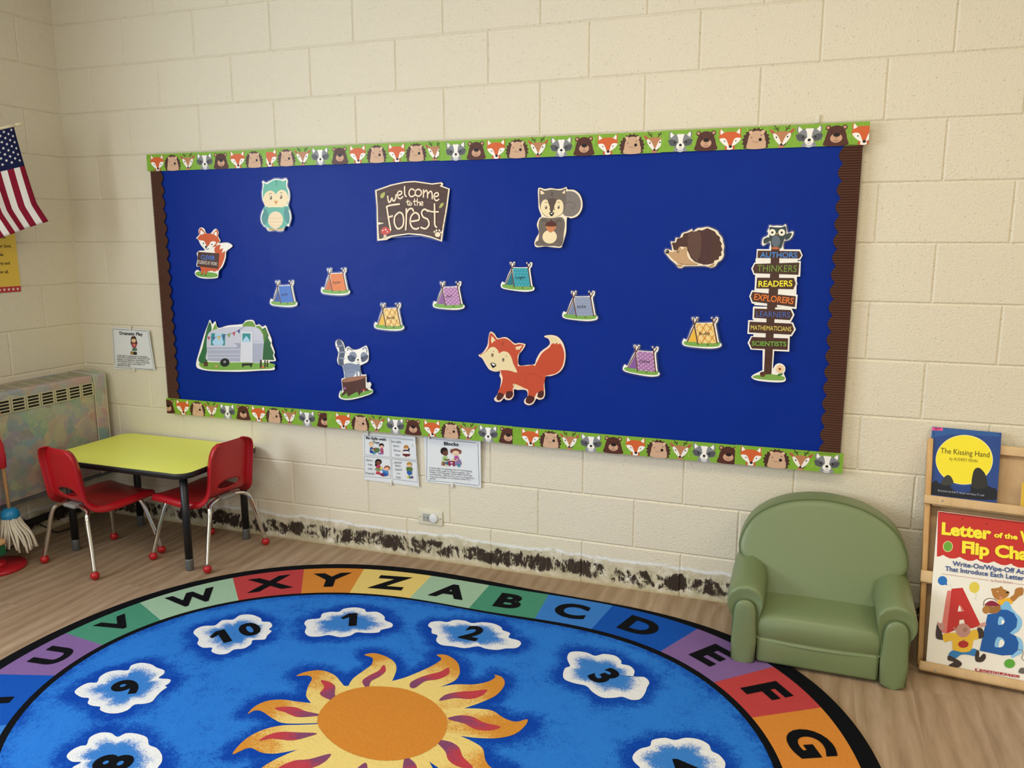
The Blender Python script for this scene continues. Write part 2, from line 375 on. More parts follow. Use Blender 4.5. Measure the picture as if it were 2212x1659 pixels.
def text_shape(txt, bold=0, res=3):
    key = (txt, bold, res)
    if key in _tc: return _tc[key]
    def ev(t):
        cu = bpy.data.curves.new('t', 'FONT'); cu.body = t; cu.size = 1; cu.resolution_u = res; cu.fill_mode = 'FRONT'; cu.offset = (0, 0.022, 0.045)[bold]
        o = bpy.data.objects.new('t', cu); COL.objects.link(o); dg = bpy.context.evaluated_depsgraph_get(); dg.update()
        me = bpy.data.meshes.new_from_object(o.evaluated_get(dg))
        v = [(q.co.x, q.co.y) for q in me.vertices]; f = [tuple(p.vertices) for p in me.polygons]
        bpy.data.objects.remove(o); bpy.data.curves.remove(cu); bpy.data.meshes.remove(me); return v, f
    if ('cap', bold) not in _tc:
        v, f = ev('H'); _tc[('cap', bold)] = (min(q[1] for q in v), max(q[1] for q in v))
    v, f = ev(txt); lo, hi = _tc[('cap', bold)]; x0 = min(q[0] for q in v); x1 = max(q[0] for q in v)
    v = [((q[0]-x0)/(x1-x0), (q[1]-lo)/(hi-lo)) for q in v]      # width 1, cap height 1
    _tc[key] = (v, f, (x1-x0)/(hi-lo)); return _tc[key]

class Sheet:
    """flat artwork on a plane: 2-D layers a hair apart, on frame o + x*ex + y*ey, facing en"""
    EPS = 0.00006
    flat = False
    def up(s):
        if not s.flat: s.h += s.EPS
    def __init__(s, o=(0, 0, 0), ex=(1, 0, 0), ey=(0, 0, 1), en=(0, -1, 0), bend=None):
        s.o, s.ex, s.ey, s.en = Vector(o), Vector(ex), Vector(ey), Vector(en); s.mb = MB(); s.h = 0.0; s.bend = bend
    clip = None
    def P(s, q):
        if s.clip: q = (min(max(q[0], s.clip[0]), s.clip[1]), min(max(q[1], s.clip[2]), s.clip[3]))
        e = s.h + (s.bend(q[0], q[1]) if s.bend else 0)
        return s.o + s.ex*q[0] + s.ey*q[1] + s.en*e
    def tri(s, pts, col):
        if len(pts) < 3: return
        s.mb.col = lin(col); ids = [s.mb.vert(s.P(q)) for q in pts]
        for t in tessellate_polygon([[Vector((q[0], q[1], 0)) for q in pts]]):
            a, b, c = (pts[k] for k in t)
            ar = (b[0]-a[0])*(c[1]-a[1]) - (c[0]-a[0])*(b[1]-a[1])
            if abs(ar) < 1e-12: continue
            s.mb.face([ids[k] for k in (t if ar > 0 else t[::-1])])
    def poly(s, pts, col, sm=0):
        s.up(); s.tri(smooth_closed(pts) if sm else pts, col)
    def stroke(s, pts, w, col, sm=1):
        s.up(); p = smooth_open(pts) if sm else list(pts); r = w/2
        q = [p[0]]
        for a in p[1:]:
            if math.hypot(a[0]-q[-1][0], a[1]-q[-1][1]) > r*.35: q.append(a)
        if len(q) < 2: q.append(p[-1])
        closed = len(q) > 6 and math.hypot(q[0][0]-p[-1][0], q[0][1]-p[-1][1]) < r*.5
        s.mb.col = lin(col); n = len(q); rows = []
        for i in range(n):
            a = q[i-1] if (i or closed) else q[i]; b = q[(i+1) % n] if (i < n-1 or closed) else q[i]
            dx, dy = b[0]-a[0], b[1]-a[1]; L = math.hypot(dx, dy) or 1; nx, ny = -dy/L*r, dx/L*r
            rows.append((s.mb.vert(s.P((q[i][0]+nx, q[i][1]+ny))), s.mb.vert(s.P((q[i][0]-nx, q[i][1]-ny)))))
        for k in range(n if closed else n-1):
            (a, b), (c, d) = rows[k], rows[(k+1) % n]; s.mb.face((b, d, c, a))
        if not closed:
            for e, o, (l_, r_) in ((q[0], q[1], rows[0]), (q[-1], q[-2], rows[-1])):
                t = math.atan2(e[1]-o[1], e[0]-o[0]); arc = [s.mb.vert(s.P((e[0]+r*math.cos(t-PI/2+PI*k/6), e[1]+r*math.sin(t-PI/2+PI*k/6)))) for k in range(1, 6)]
                s.mb.face([(r_ if o is q[-2] or n == 2 and e is q[-1] else l_)] + arc + [(l_ if o is q[-2] or n == 2 and e is q[-1] else r_)])
    def text(s, txt, a, b, h, col, bold=0):
        s.up(); v, f, _ = text_shape(txt, bold); dx, dy = b[0]-a[0], b[1]-a[1]; L = math.hypot(dx, dy); ux, uy = dx/L, dy/L
        s.mb.col = lin(col)
        ids = [s.mb.vert(s.P((a[0] + ux*x*L - uy*y*h, a[1] + uy*x*L + ux*y*h))) for x, y in v]
        for q in f: s.mb.face([ids[k] for k in q])
    def rect(s, x0, x1, y0, y1, col): s.poly([(x0, y0), (x1, y0), (x1, y1), (x0, y1)], col)
    def ell(s, x, y, rx, ry, col, n=20): s.poly([(x+rx*math.cos(2*PI*k/n), y+ry*math.sin(2*PI*k/n)) for k in range(n)], col)
    def layers(s, L, pick=None):
        for l in L:
            if pick and not pick(l): continue
            if l[0] in 'PSZ':
                if l[0] != getattr(s, 'grp', None): s.h += 2*s.EPS
                s.grp = l[0]; s.flat = True
            else: s.flat = False
            if l[0] in 'pP': s.poly(pairs(l[3]), l[1], l[2])
            elif l[0] in 'sSZ': s.stroke(pairs(l[4]), l[3]*1e-4, l[1], l[2])
            elif l[0] == 't':
                (a, b) = pairs(l[3]); s.text(l[2], a, b, l[4]*1e-4, l[1], l[5])
    def slab(s, pts, th, col):
        """side walls and back of a sheet of thickness th behind the plane"""
        s.mb.col = lin(col); f = [s.mb.vert(s.P(q)) for q in pts]; s.h -= th; b = [s.mb.vert(s.P(q)) for q in pts]; s.h += th
        n = len(pts)
        for k in range(n): s.mb.face((f[k], b[k], b[(k+1) % n], f[(k+1) % n]))
    def build(s, name, m, parent=None, **kw): return s.mb.build(name, m, parent, attrs=True, **kw)
DATA = {
'owl':([1.2374,1.5629],[['p','F4F2EA',1,[-669,1007,-600,1038,-465,971,-249,1043,-24,1114,197,1117,359,1086,553,1126,656,1021,627,820,737,548,735,233,648,-37,744,-264,799,-537,712,-809,650,-923,516,-876,396,-1036,364,-1104,113,-1126,-51,-1080,-388,-1115,-519,-962,-628,-916,-758,-753,-799,-522,-696,-247,-543,-43,-666,211,-701,531,-640,848]],['p','C9A562',1,[-393,-1009,-212,-978,-59,-1034,-79,-1089,-358,-1088]],['p','C9A562',1,[18,-1057,177,-989,343,-990,349,-1081,48,-1099]],['p','62B3A0',1,[-533,-66,630,-63,659,-308,701,-536,630,-809,399,-981,-19,-1025,-435,-977,-675,-777,-733,-546,-632,-294]],['p','4A8F8C',1,[-549,-134,-394,-342,-401,-618,-608,-869,-721,-707,-741,-499,-643,-294]],['p','4A8F8C',1,[504,-148,626,-127,735,-514,657,-818,474,-648,425,-374]],['p','EED9B4',1,[375,-647,312,-829,162,-963,-35,-1011,-227,-961,-362,-825,-402,-641,-338,-457,-187,-325,11,-278,201,-329,334,-464]],['s','D9B98A',1,20,[-296,-550,-198,-596,-95,-551,2,-598,104,-553,201,-600,292,-560]],['s','D9B98A',1,20,[-334,-710,-237,-757,-122,-712,-19,-758,94,-713,191,-760,304,-719]],['s','D9B98A',1,20,[-289,-871,-179,-909,-65,-873,43,-910,157,-874,227,-897]],['p','67B7A1',1,[-588,960,-414,902,-83,1052,221,1063,436,1004,576,1054,577,799,680,504,661,189,567,-13,11,-96,-512,3,-632,302,-639,621,-579,847]],['p','F1DEB4',1,[77,253,19,72,-117,-59,-295,-105,-468,-54,-588,81,-623,265,-564,446,-427,577,-249,622,-77,570,42,435]],['p','F1DEB4',1,[676,261,619,75,485,-61,308,-109,138,-56,19,84,-16,273,43,460,178,595,354,641,524,588,641,449]],['p','F1DEB4',1,[-562,95,41,381,601,100,454,-61,11,-100,-431,-49]],['p','15120F',1,[-169,312,-179,269,-201,238,-230,226,-257,238,-275,270,-280,314,-269,357,-247,388,-218,399,-191,387,-173,355]],['p','15120F',1,[363,334,353,292,331,260,303,249,276,261,258,293,253,336,263,379,285,410,313,421,340,409,358,377]],['p','8A6A4A',1,[-191,303,-203,268,-228,254,-250,269,-258,304,-246,339,-221,354,-199,339]],['p','8A6A4A',1,[340,326,329,291,304,277,282,291,275,327,286,362,311,376,333,361]],['p','F4F2EA',1,[-216,349,-224,330,-240,322,-255,330,-261,350,-253,369,-237,377,-221,368]],['p','F4F2EA',1,[316,371,308,352,292,345,277,353,272,372,279,391,295,399,310,391]],['s','15120F',1,20,[-298,455,-240,495,-174,484]],['s','15120F',1,20,[269,512,325,529,379,501]],['p','D79F52',1,[-62,155,34,181,143,161,88,80,29,18,-17,73]],['s','3C7F70',1,20,[115,1047,23,978,108,922,35,824]]]),
'fox_sign':([0.8853,1.3521],[['p','F4F2EA',1,[-645,1165,-453,1092,-349,901,-111,900,81,1066,231,1089,338,946,305,757,426,566,328,447,507,471,860,472,1083,320,743,91,691,-196,513,-581,288,-800,241,-1018,143,-1126,-462,-1165,-882,-1108,-1083,-964,-1039,-817,-913,-766,-737,-837,-706,-618,-972,-597,-895,-207,-939,-14,-777,108,-474,134,-694,374,-825,614,-939,686,-776,830,-787,1046]],['p','6FA646',1,[-1035,-910,-798,-838,-196,-869,101,-904,214,-980,159,-1068,-216,-1112,-698,-1090,-972,-1026]],['p','CC5A2C',1,[262,366,616,352,577,162,666,91,620,-196,458,-533,231,-767,-70,-790,106,-104,69,184]],['p','F4F2EA',0,[446,447,857,434,1036,325,699,129,470,4,570,224,366,175]],['p','CC5A2C',1,[-745,1046,-630,1131,-407,925,-367,829,-718,796]],['p','CC5A2C',1,[18,876,230,1065,309,946,259,700,47,795]],['p','F4F2EA',1,[-668,1036,-558,988,-469,901,-506,815,-686,825]],['p','F4F2EA',1,[62,828,193,985,245,890,206,700]],['p','CC5A2C',1,[-862,672,-655,830,-350,887,-53,876,234,757,389,542,239,447,138,304,-162,279,-578,326,-680,542]],['p','F4F2EA',1,[-739,556,-527,566,-417,446,-349,326,-247,336,-132,494,9,542,182,471,-106,231,-294,125,-470,172,-664,374]],['p','15120F',1,[-317,288,-339,254,-387,240,-432,254,-449,288,-426,322,-379,336,-333,322]],['p','15120F',1,[-489,446,-502,422,-528,412,-553,422,-562,446,-549,470,-523,480,-498,470]],['p','15120F',1,[-21,399,-33,375,-59,365,-84,375,-92,399,-80,422,-54,432,-29,423]],['s','15120F',1,27,[-423,240,-350,173,-233,211]],['p','CC5A2C',0,[-777,-594,360,-640,241,-796,-221,-806,-376,-857,-459,-989,-526,-990,-495,-844,-554,-825,-628,-982,-719,-983,-709,-788]],['p','15120F',1,[-658,-978,-669,-1002,-691,-1012,-712,-1002,-719,-978,-708,-954,-685,-944,-665,-954]],['p','15120F',1,[-448,-999,-459,-1023,-481,-1033,-502,-1024,-508,-1000,-497,-976,-475,-965,-455,-975]],['p','4B2A20',0,[-854,60,339,-7,248,-704,-929,-596]],['t','3F78CC','CLEVER',[-702,-283,88,-320],204,1],['t','EFE6DA','STUDENTS AT WORK!',[-901,-479,212,-565],156,0]]),
'camper':([0.9728,0.9278],[['p','F4F2EA',1,[-2255,-1010,-2200,-745,-2036,-321,-1873,101,-1675,573,-1487,939,-1361,1173,-1234,973,-1055,1107,-905,807,-338,939,339,1013,525,1060,655,1190,899,1238,1106,1205,1212,1009,1394,1051,1566,947,1748,1014,1879,760,2061,369,2051,219,2203,-173,2164,-325,2255,-571,1907,-639,2017,-785,2187,-902,2091,-1008,1401,-1071,301,-1183,-817,-1234,-1636,-1238,-2140,-1161]],['p','79A84A',1,[-2086,-907,-1602,-819,-1034,-816,1904,-690,2098,-906,1405,-1010,-687,-1165,-1820,-1154]],['p','2F6B3E',1,[-1370,1071,-1280,793,-1389,225,-1602,-819,-2109,-803,-1867,-209,-1697,315,-1531,784]],['p','7FA84A',1,[-1062,1020,-934,755,-1259,666]],['p','6E9A3C',1,[485,933,681,1141,895,1183,1072,1139,1158,908]],['p','6E9A3C',1,[1194,909,1390,991,1543,872,1663,627,1340,690]],['p','2A5F33',0,[1742,929,1896,562,1860,461,2021,218,1985,117,2159,-225,2105,-328,2179,-550,1524,-568,1645,352,1559,848]],['p','4E7D2E',1,[1678,852,1817,708,1734,356,1638,252,1591,699]],['p','C6C9D8',1,[-1579,217,-1458,530,-1162,705,-406,850,454,922,1176,918,1464,769,1595,500,1614,150,1542,-305,1427,-689,942,-729,273,-723,-1534,-764,-1590,-300]],['p','A8ADC2',0,[-1576,-134,324,-33,273,-723,-1534,-764]],['p','A8ADC2',0,[1034,165,1610,190,1517,-407,1427,-689,974,-713]],['p','A0A4BA',0,[-61,138,337,145,322,-58,108,-58,158,36]],['s','D5D7E2',0,23,[-1567,-247,315,-150]],['s','D5D7E2',0,23,[-1571,-454,300,-354]],['s','D5D7E2',0,23,[-1559,-609,288,-528]],['s','B3B6C8',0,22,[1041,266,1598,275]],['p','D6D8E2',0,[395,693,1042,703,992,-712,286,-722]],['s','B0B3C6',0,17,[395,693,286,-722]],['s','B0B3C6',0,17,[1042,703,992,-712]],['p','A9CFE8',0,[-1301,536,-504,542,-546,5,-1347,-20]],['p','2E8C8E',0,[-1301,536,-1081,545,-1144,312,-1261,102,-1158,-12,-1347,-20]],['p','2E8C8E',0,[-504,542,-709,534,-675,331,-598,130,-702,-2,-546,5]],['p','A9CFE8',0,[474,606,915,613,888,220,444,201]],['p','2E8C8E',0,[474,606,915,613,888,220,846,319,769,416,684,503,587,409,500,304,444,201]],['s','6A6F86',1,17,[-1534,373,-1240,365,-937,397,-433,509,70,666,354,803,574,911]],['p','B8485A',0,[-1534,373,-1365,370,-1466,206]],['p','4A5A9A',0,[-1239,370,-1063,382,-1171,214]],['p','D8B050',0,[-962,396,-780,424,-875,241]],['p','4A5A9A',0,[-684,459,-508,491,-593,279]],['p','7FA850',0,[-383,511,-200,569,-290,368]],['p','B8485A',0,[-105,608,58,665,6,456]],['p','3A4A8A',0,[178,720,335,787,290,583]],['p','1C201C',1,[-316,-784,-358,-884,-460,-961,-593,-994,-722,-975,-813,-908,-840,-811,-797,-711,-695,-634,-562,-601,-433,-621,-343,-688]],['p','8A8F92',1,[-494,-762,-521,-808,-580,-829,-636,-813,-656,-771,-629,-726,-570,-705,-514,-720]],['p','2A1E1A',0,[403,-793,971,-748,964,-850,396,-891]],['p','2A1E1A',0,[416,-869,477,-866,470,-958,409,-962]],['p','2A1E1A',0,[861,-846,922,-842,916,-934,855,-938]],['p','5A3A26',0,[-1774,-828,-1564,-817,-1581,-1026,-1791,-1038]],['p','3A2A1C',0,[1416,-573,1494,-570,1470,-940,1391,-944]],['p','3A2A1C',0,[1649,-577,1709,-574,1688,-903,1628,-906]],['p','3A2A1C',0,[1780,-585,1840,-582,1820,-886,1760,-889]],['p','C4A070',1,[-948,-993,-981,-1035,-1054,-1055,-1124,-1042,-1150,-1003,-1117,-961,-1044,-941,-975,-954]],['p','C8703A',1,[1646,-895,1619,-933,1559,-951,1500,-939,1478,-904,1505,-867,1566,-849,1624,-861]]]),
'raccoon':([1.6037,0.8472],[['p','F4F2EA',1,[-931,1194,-842,1309,-676,1325,-517,1188,-428,951,-359,1026,-248,1046,-35,921,239,957,514,1089,634,1119,723,908,740,622,679,428,430,295,318,216,386,-142,603,-144,619,-443,670,-537,754,-459,859,-549,799,-723,931,-811,871,-961,430,-1136,-126,-1295,-571,-1325,-789,-1217,-722,-966,-606,-860,-642,-420,-499,-314,-589,168,-780,231,-854,446,-785,741,-911,1026]],['p','6FA646',1,[-729,-1114,-557,-1004,441,-842,903,-823,845,-938,432,-1087,-179,-1250,-624,-1265]],['s','525B70',1,270,[-737,1202,-625,990,-591,750,-659,456,-640,273]],['s','8A92A6',0,68,[-844,1019,-531,1101]],['s','8A92A6',0,68,[-745,767,-446,796]],['s','8A92A6',0,68,[-778,523,-502,503]],['p','8A92A6',1,[-333,979,-223,994,-37,873,-206,744,-324,801]],['p','8A92A6',1,[401,941,595,1069,678,858,567,767]],['p','F4F2EA',1,[-378,833,-37,873,237,924,508,922,704,692,625,449,213,317,-167,370,-323,570]],['p','F4F2EA',1,[-276,919,-188,914,-120,845,-232,791]],['p','F4F2EA',1,[465,920,576,1006,625,865,547,804]],['p','878FA4',1,[-235,719,-66,833,96,783,143,593,-49,583]],['p','878FA4',1,[334,626,395,797,532,842,689,715,497,620]],['p','535B72',1,[-310,628,-127,676,104,567,26,409,-139,376,-289,475]],['p','535B72',1,[321,563,526,684,726,693,644,512,472,407,327,448]],['p','15120F',1,[-1,537,-12,513,-36,502,-58,511,-67,534,-56,559,-33,570,-10,561]],['p','15120F',1,[451,570,441,545,418,534,395,543,386,566,397,591,420,602,443,593]],['p','F4F2EA',1,[372,470,349,403,291,353,214,331,138,345,84,390,66,454,89,520,147,571,224,592,300,578,354,534]],['p','15120F',1,[258,488,243,460,208,447,173,456,160,483,176,511,211,524,245,514]],['s','15120F',1,15,[151,381,215,365,293,398]],['p','7B88A2',1,[-548,209,-224,323,103,282,278,301,347,-23,358,-158,243,-310,-143,-367,-445,-350,-474,-118]],['p','F4F2EA',1,[-154,-100,91,-28,264,-52,289,-269,-140,-303]],['p','8A96AE',1,[-361,-63,-127,9,90,-38,-28,-263,-307,-342,-384,-210]],['s','4E5A74',1,21,[-298,-132,-129,-50,44,-89]],['s','7B88A2',0,72,[145,-35,168,-285]],['s','7B88A2',0,62,[309,-26,311,-243]],['p','4E2B22',0,[-612,-477,573,-228,583,-688,777,-860,604,-842,327,-957,246,-1089,165,-909,-172,-1077,-314,-1175,-362,-992,-677,-1209,-527,-953,-574,-760]],['p','9C6C52',1,[-612,-477,-474,-371,-84,-281,574,-189,561,-263,185,-411,-426,-540]],['s','EDEFE2',0,41,[620,-724,672,-488]],['s','EDEFE2',0,41,[690,-729,806,-529]],['p','B04038',1,[567,-825,542,-861,483,-879,426,-868,403,-835,428,-799,487,-781,544,-792]],['p','D8D0C0',1,[515,-896,505,-924,481,-937,458,-927,450,-900,460,-872,484,-859,507,-869]],['p','B070B0',1,[-409,-808,-427,-844,-467,-861,-506,-849,-521,-815,-503,-779,-463,-762,-424,-774]],['s','4E8A40',0,26,[-668,-1011,-595,-859]]]),
'welcome':([1.9037,1.5276],[['p','F3E4C8',0,[-1708,885,-986,1098,-328,1205,120,1225,465,1174,904,1107,1342,1140,1423,1074,1378,994,1708,880,1615,182,1466,-640,1382,-1225,860,-1062,415,-973,-134,-932,-898,-1029,-1159,-1164,-1584,-1191,-1613,-533,-1628,227,-1669,538]],['p','4C3228',0,[-1632,857,-937,1053,-330,1153,119,1173,463,1122,927,1055,1268,1090,1340,1054,1252,984,1641,855,1557,183,1407,-639,1330,-1164,861,-1005,417,-916,-133,-884,-897,-971,-1415,-1109,-1509,-1118,-1551,-534,-1265,-464,-1558,-431,-1577,226,-1607,537]],['s','5D4034',1,38,[-1560,714,-841,876,163,942,1528,742]],['s','5D4034',1,29,[-1521,358,-854,437,150,420,1568,269]],['s','432A22',1,34,[-1558,3,-359,77,1513,-119]],['s','5D4034',1,34,[-1531,-265,-370,-320,1459,-466]],['s','432A22',1,34,[-1504,-669,-377,-585,1406,-726]],['s','5D4034',1,29,[-1460,-893,-281,-763,1353,-945]],['s','F3E0C2',1,62,[-1102,626,-1086,484,-1039,378,-966,429,-911,561,-873,472,-814,427,-740,523,-715,676]],['s','F3E0C2',1,61,[-656,644,-483,702,-460,798,-580,818,-659,706,-608,556,-498,527,-405,596]],['s','F3E0C2',1,61,[-324,1005,-312,691,-245,602]],['s','F3E0C2',1,60,[121,848,3,902,-104,817,-108,678,-5,589,166,656]],['s','F3E0C2',1,60,[310,887,189,820,176,681,303,601,428,668,436,807,310,887]],['s','F3E0C2',1,60,[541,848,539,566]],['s','F3E0C2',1,60,[543,718,653,828,720,749,726,541]],['s','F3E0C2',1,60,[729,671,849,790,925,719,940,494]],['s','F3E0C2',1,60,[1001,571,1196,602,1198,705,1091,716,1011,597,1067,449,1144,413,1232,464]],['s','F3E0C2',1,42,[-168,461,-173,277,-114,250]],['s','F3E0C2',0,42,[-240,383,-75,407]],['s','F3E0C2',1,42,[-41,358,-102,302,-44,244,22,300,-41,358]],['s','F3E0C2',1,42,[142,499,146,281,195,245]],['s','F3E0C2',0,42,[80,395,229,410]],['s','F3E0C2',0,42,[266,506,270,235]],['s','F3E0C2',1,42,[272,331,347,374,381,321,384,234]],['s','F3E0C2',1,42,[425,294,524,310,496,380,426,346,433,250,527,240]],['s','F3E0C2',1,72,[-1152,193,-987,253,-555,300]],['s','F3E0C2',1,72,[-1137,184,-1054,-270,-951,-752]],['s','F3E0C2',0,72,[-1068,-234,-873,-182]],['s','F3E0C2',1,71,[-554,-31,-746,-184,-779,-450,-673,-664,-553,-700,-387,-585,-350,-320,-414,-99,-554,-31]],['s','F3E0C2',1,71,[-228,97,-229,-321,-250,-741]],['s','F3E0C2',1,71,[-228,-101,-118,74,33,107,100,6]],['s','F3E0C2',1,71,[-31,-411,180,-390,355,-335,335,-142,163,-61,-6,-213,-42,-455,53,-654,222,-721,338,-678]],['s','F3E0C2',1,70,[758,-6,598,74,476,-42,541,-231,751,-338,811,-548,660,-706,452,-656]],['s','F3E0C2',1,69,[1049,276,1064,-201,1077,-550,1153,-655]],['s','F3E0C2',1,60,[744,29,930,-26,1223,-38]],['p','AEB45E',1,[-1459,659,-1363,763,-1240,787,-1276,620,-1401,543]],['p','AEB45E',1,[1250,109,1302,273,1434,322,1402,185]],['p','D9C9A8',1,[-1264,-894,-1181,-894,-1157,-1096,-1291,-1105]],['p','C43A2C',1,[-1433,-857,-1387,-714,-1286,-634,-1168,-626,-1032,-707,-954,-850,-1245,-948]],['p','F4F2EA',1,[-1301,-768,-1310,-787,-1333,-795,-1354,-787,-1363,-768,-1353,-749,-1331,-741,-1309,-749]],['p','F4F2EA',1,[-1161,-737,-1172,-756,-1198,-764,-1223,-756,-1233,-737,-1222,-718,-1196,-710,-1171,-718]],['p','F4F2EA',1,[-1087,-827,-1096,-843,-1118,-849,-1140,-843,-1148,-827,-1139,-811,-1117,-805,-1095,-811]],['p','F3E0C2',1,[1319,-945,1302,-995,1256,-1032,1195,-1045,1134,-1031,1089,-994,1074,-944,1091,-894,1137,-857,1198,-844,1259,-857,1303,-894]],['p','F3E0C2',1,[1091,-834,1079,-865,1051,-878,1023,-865,1012,-834,1024,-803,1052,-791,1080,-803]],['p','F3E0C2',1,[1180,-778,1168,-809,1140,-822,1112,-809,1102,-778,1114,-747,1142,-734,1169,-747]],['p','F3E0C2',1,[1307,-778,1295,-809,1267,-822,1240,-809,1229,-778,1241,-747,1269,-735,1296,-747]],['p','F3E0C2',1,[1384,-857,1372,-885,1344,-897,1317,-885,1306,-857,1318,-829,1346,-818,1373,-829]]]),
'squirrel':([2.5323,1.4968],[['p','F4E8CC',1,[-846,1056,-780,1145,-558,1091,-338,1120,-75,1081,143,1097,294,1147,360,1052,620,1027,837,860,948,575,931,291,762,48,503,-31,351,-9,335,-524,251,-855,200,-1022,122,-1147,-232,-1127,-499,-1098,-857,-1129,-948,-982,-882,-771,-770,-562,-862,-269,-773,-20,-685,63,-798,354,-821,644]],['p','7F7772',1,[275,960,577,967,795,801,893,535,845,251,654,70,437,39,197,136,257,627]],['s','5A524C',1,17,[279,545,452,591,626,519,637,368,533,345,507,411]],['p','6F645C',1,[-684,0,-285,-24,132,13,270,-194,240,-607,174,-1022,-232,-1085,-759,-1032,-761,-604,-794,-269]],['p','6F645C',1,[-788,1072,-726,1087,-558,1030,-294,1066,57,1030,273,1099,292,993,300,626,247,300,110,96,-263,-12,-574,95,-731,353,-786,685]],['p','F1DFB4',1,[-744,1034,-655,1003,-579,928,-712,889]],['p','F1DFB4',1,[248,1050,249,892,127,923]],['p','F1DFB4',1,[-346,410,-370,270,-437,168,-530,131,-623,170,-692,274,-718,415,-694,555,-626,657,-533,693,-440,654,-372,550]],['p','F1DFB4',1,[203,403,179,264,113,162,22,126,-71,164,-139,267,-165,408,-142,547,-75,648,16,684,108,645,176,542]],['p','F1DFB4',1,[-704,311,-507,144,-266,347,0,138,195,300,101,112,-263,-8,-560,111]],['p','5A4A42',1,[-432,699,-93,694,-191,387,-225,223,-322,224,-341,389]],['p','15120F',1,[-456,391,-469,344,-500,325,-531,345,-545,392,-532,439,-501,457,-469,438]],['p','15120F',1,[50,392,37,346,7,327,-25,347,-38,394,-25,440,5,459,36,439]],['p','8A6A4A',1,[-478,387,-484,361,-500,350,-516,361,-522,388,-516,414,-501,424,-485,413]],['p','8A6A4A',1,[28,389,22,363,6,352,-9,363,-16,389,-10,415,6,426,21,415]],['p','F4F2EA',1,[-496,420,-501,406,-514,400,-526,406,-531,421,-526,435,-514,441,-501,435]],['p','F4F2EA',1,[10,422,5,407,-7,401,-20,408,-25,422,-20,437,-8,442,5,436]],['s','15120F',1,13,[-555,565,-502,589,-457,564]],['s','15120F',1,13,[-44,566,8,590,61,556]],['p','15120F',1,[-366,192,-265,207,-163,189,-198,107,-272,50,-339,109]],['p','F4F2EA',1,[-331,175,-207,173,-268,125]],['p','F1DFB4',1,[-32,-730,-69,-859,-175,-954,-322,-989,-469,-954,-577,-859,-617,-730,-579,-600,-472,-506,-326,-472,-179,-507,-72,-602]],['p','6F645C',1,[-749,-353,-594,-271,-437,-355,-450,-471,-637,-487]],['p','6F645C',1,[180,-358,-18,-283,-141,-356,-113,-473,72,-490]],['p','C98052',1,[-469,-313,-97,-315,-122,-448,-289,-572,-450,-446]],['p','55291C',1,[-504,-305,-439,-180,-284,-128,-129,-191,-66,-315,-282,-339]],['s','55291C',0,30,[-284,-140,-276,-74]],['p','6F645C',1,[-585,-981,-606,-1034,-665,-1072,-745,-1086,-826,-1072,-886,-1034,-908,-981,-886,-929,-827,-890,-746,-876,-666,-890,-607,-929]],['p','6F645C',1,[191,-1001,171,-1053,113,-1091,34,-1105,-46,-1092,-105,-1053,-126,-1001,-105,-949,-48,-911,32,-897,111,-911,170,-949]],['s','4C433D',1,13,[-836,-981,-746,-889,-625,-948]],['s','4C433D',1,13,[-56,-947,54,-905,147,-980]],['s','4C433D',1,17,[-315,972,-240,921,-301,882,-256,807]],['s','4C433D',1,13,[-683,-145,-573,-84,-439,-189]],['s','4C433D',1,13,[112,-151,2,-89,-107,-191]]]),
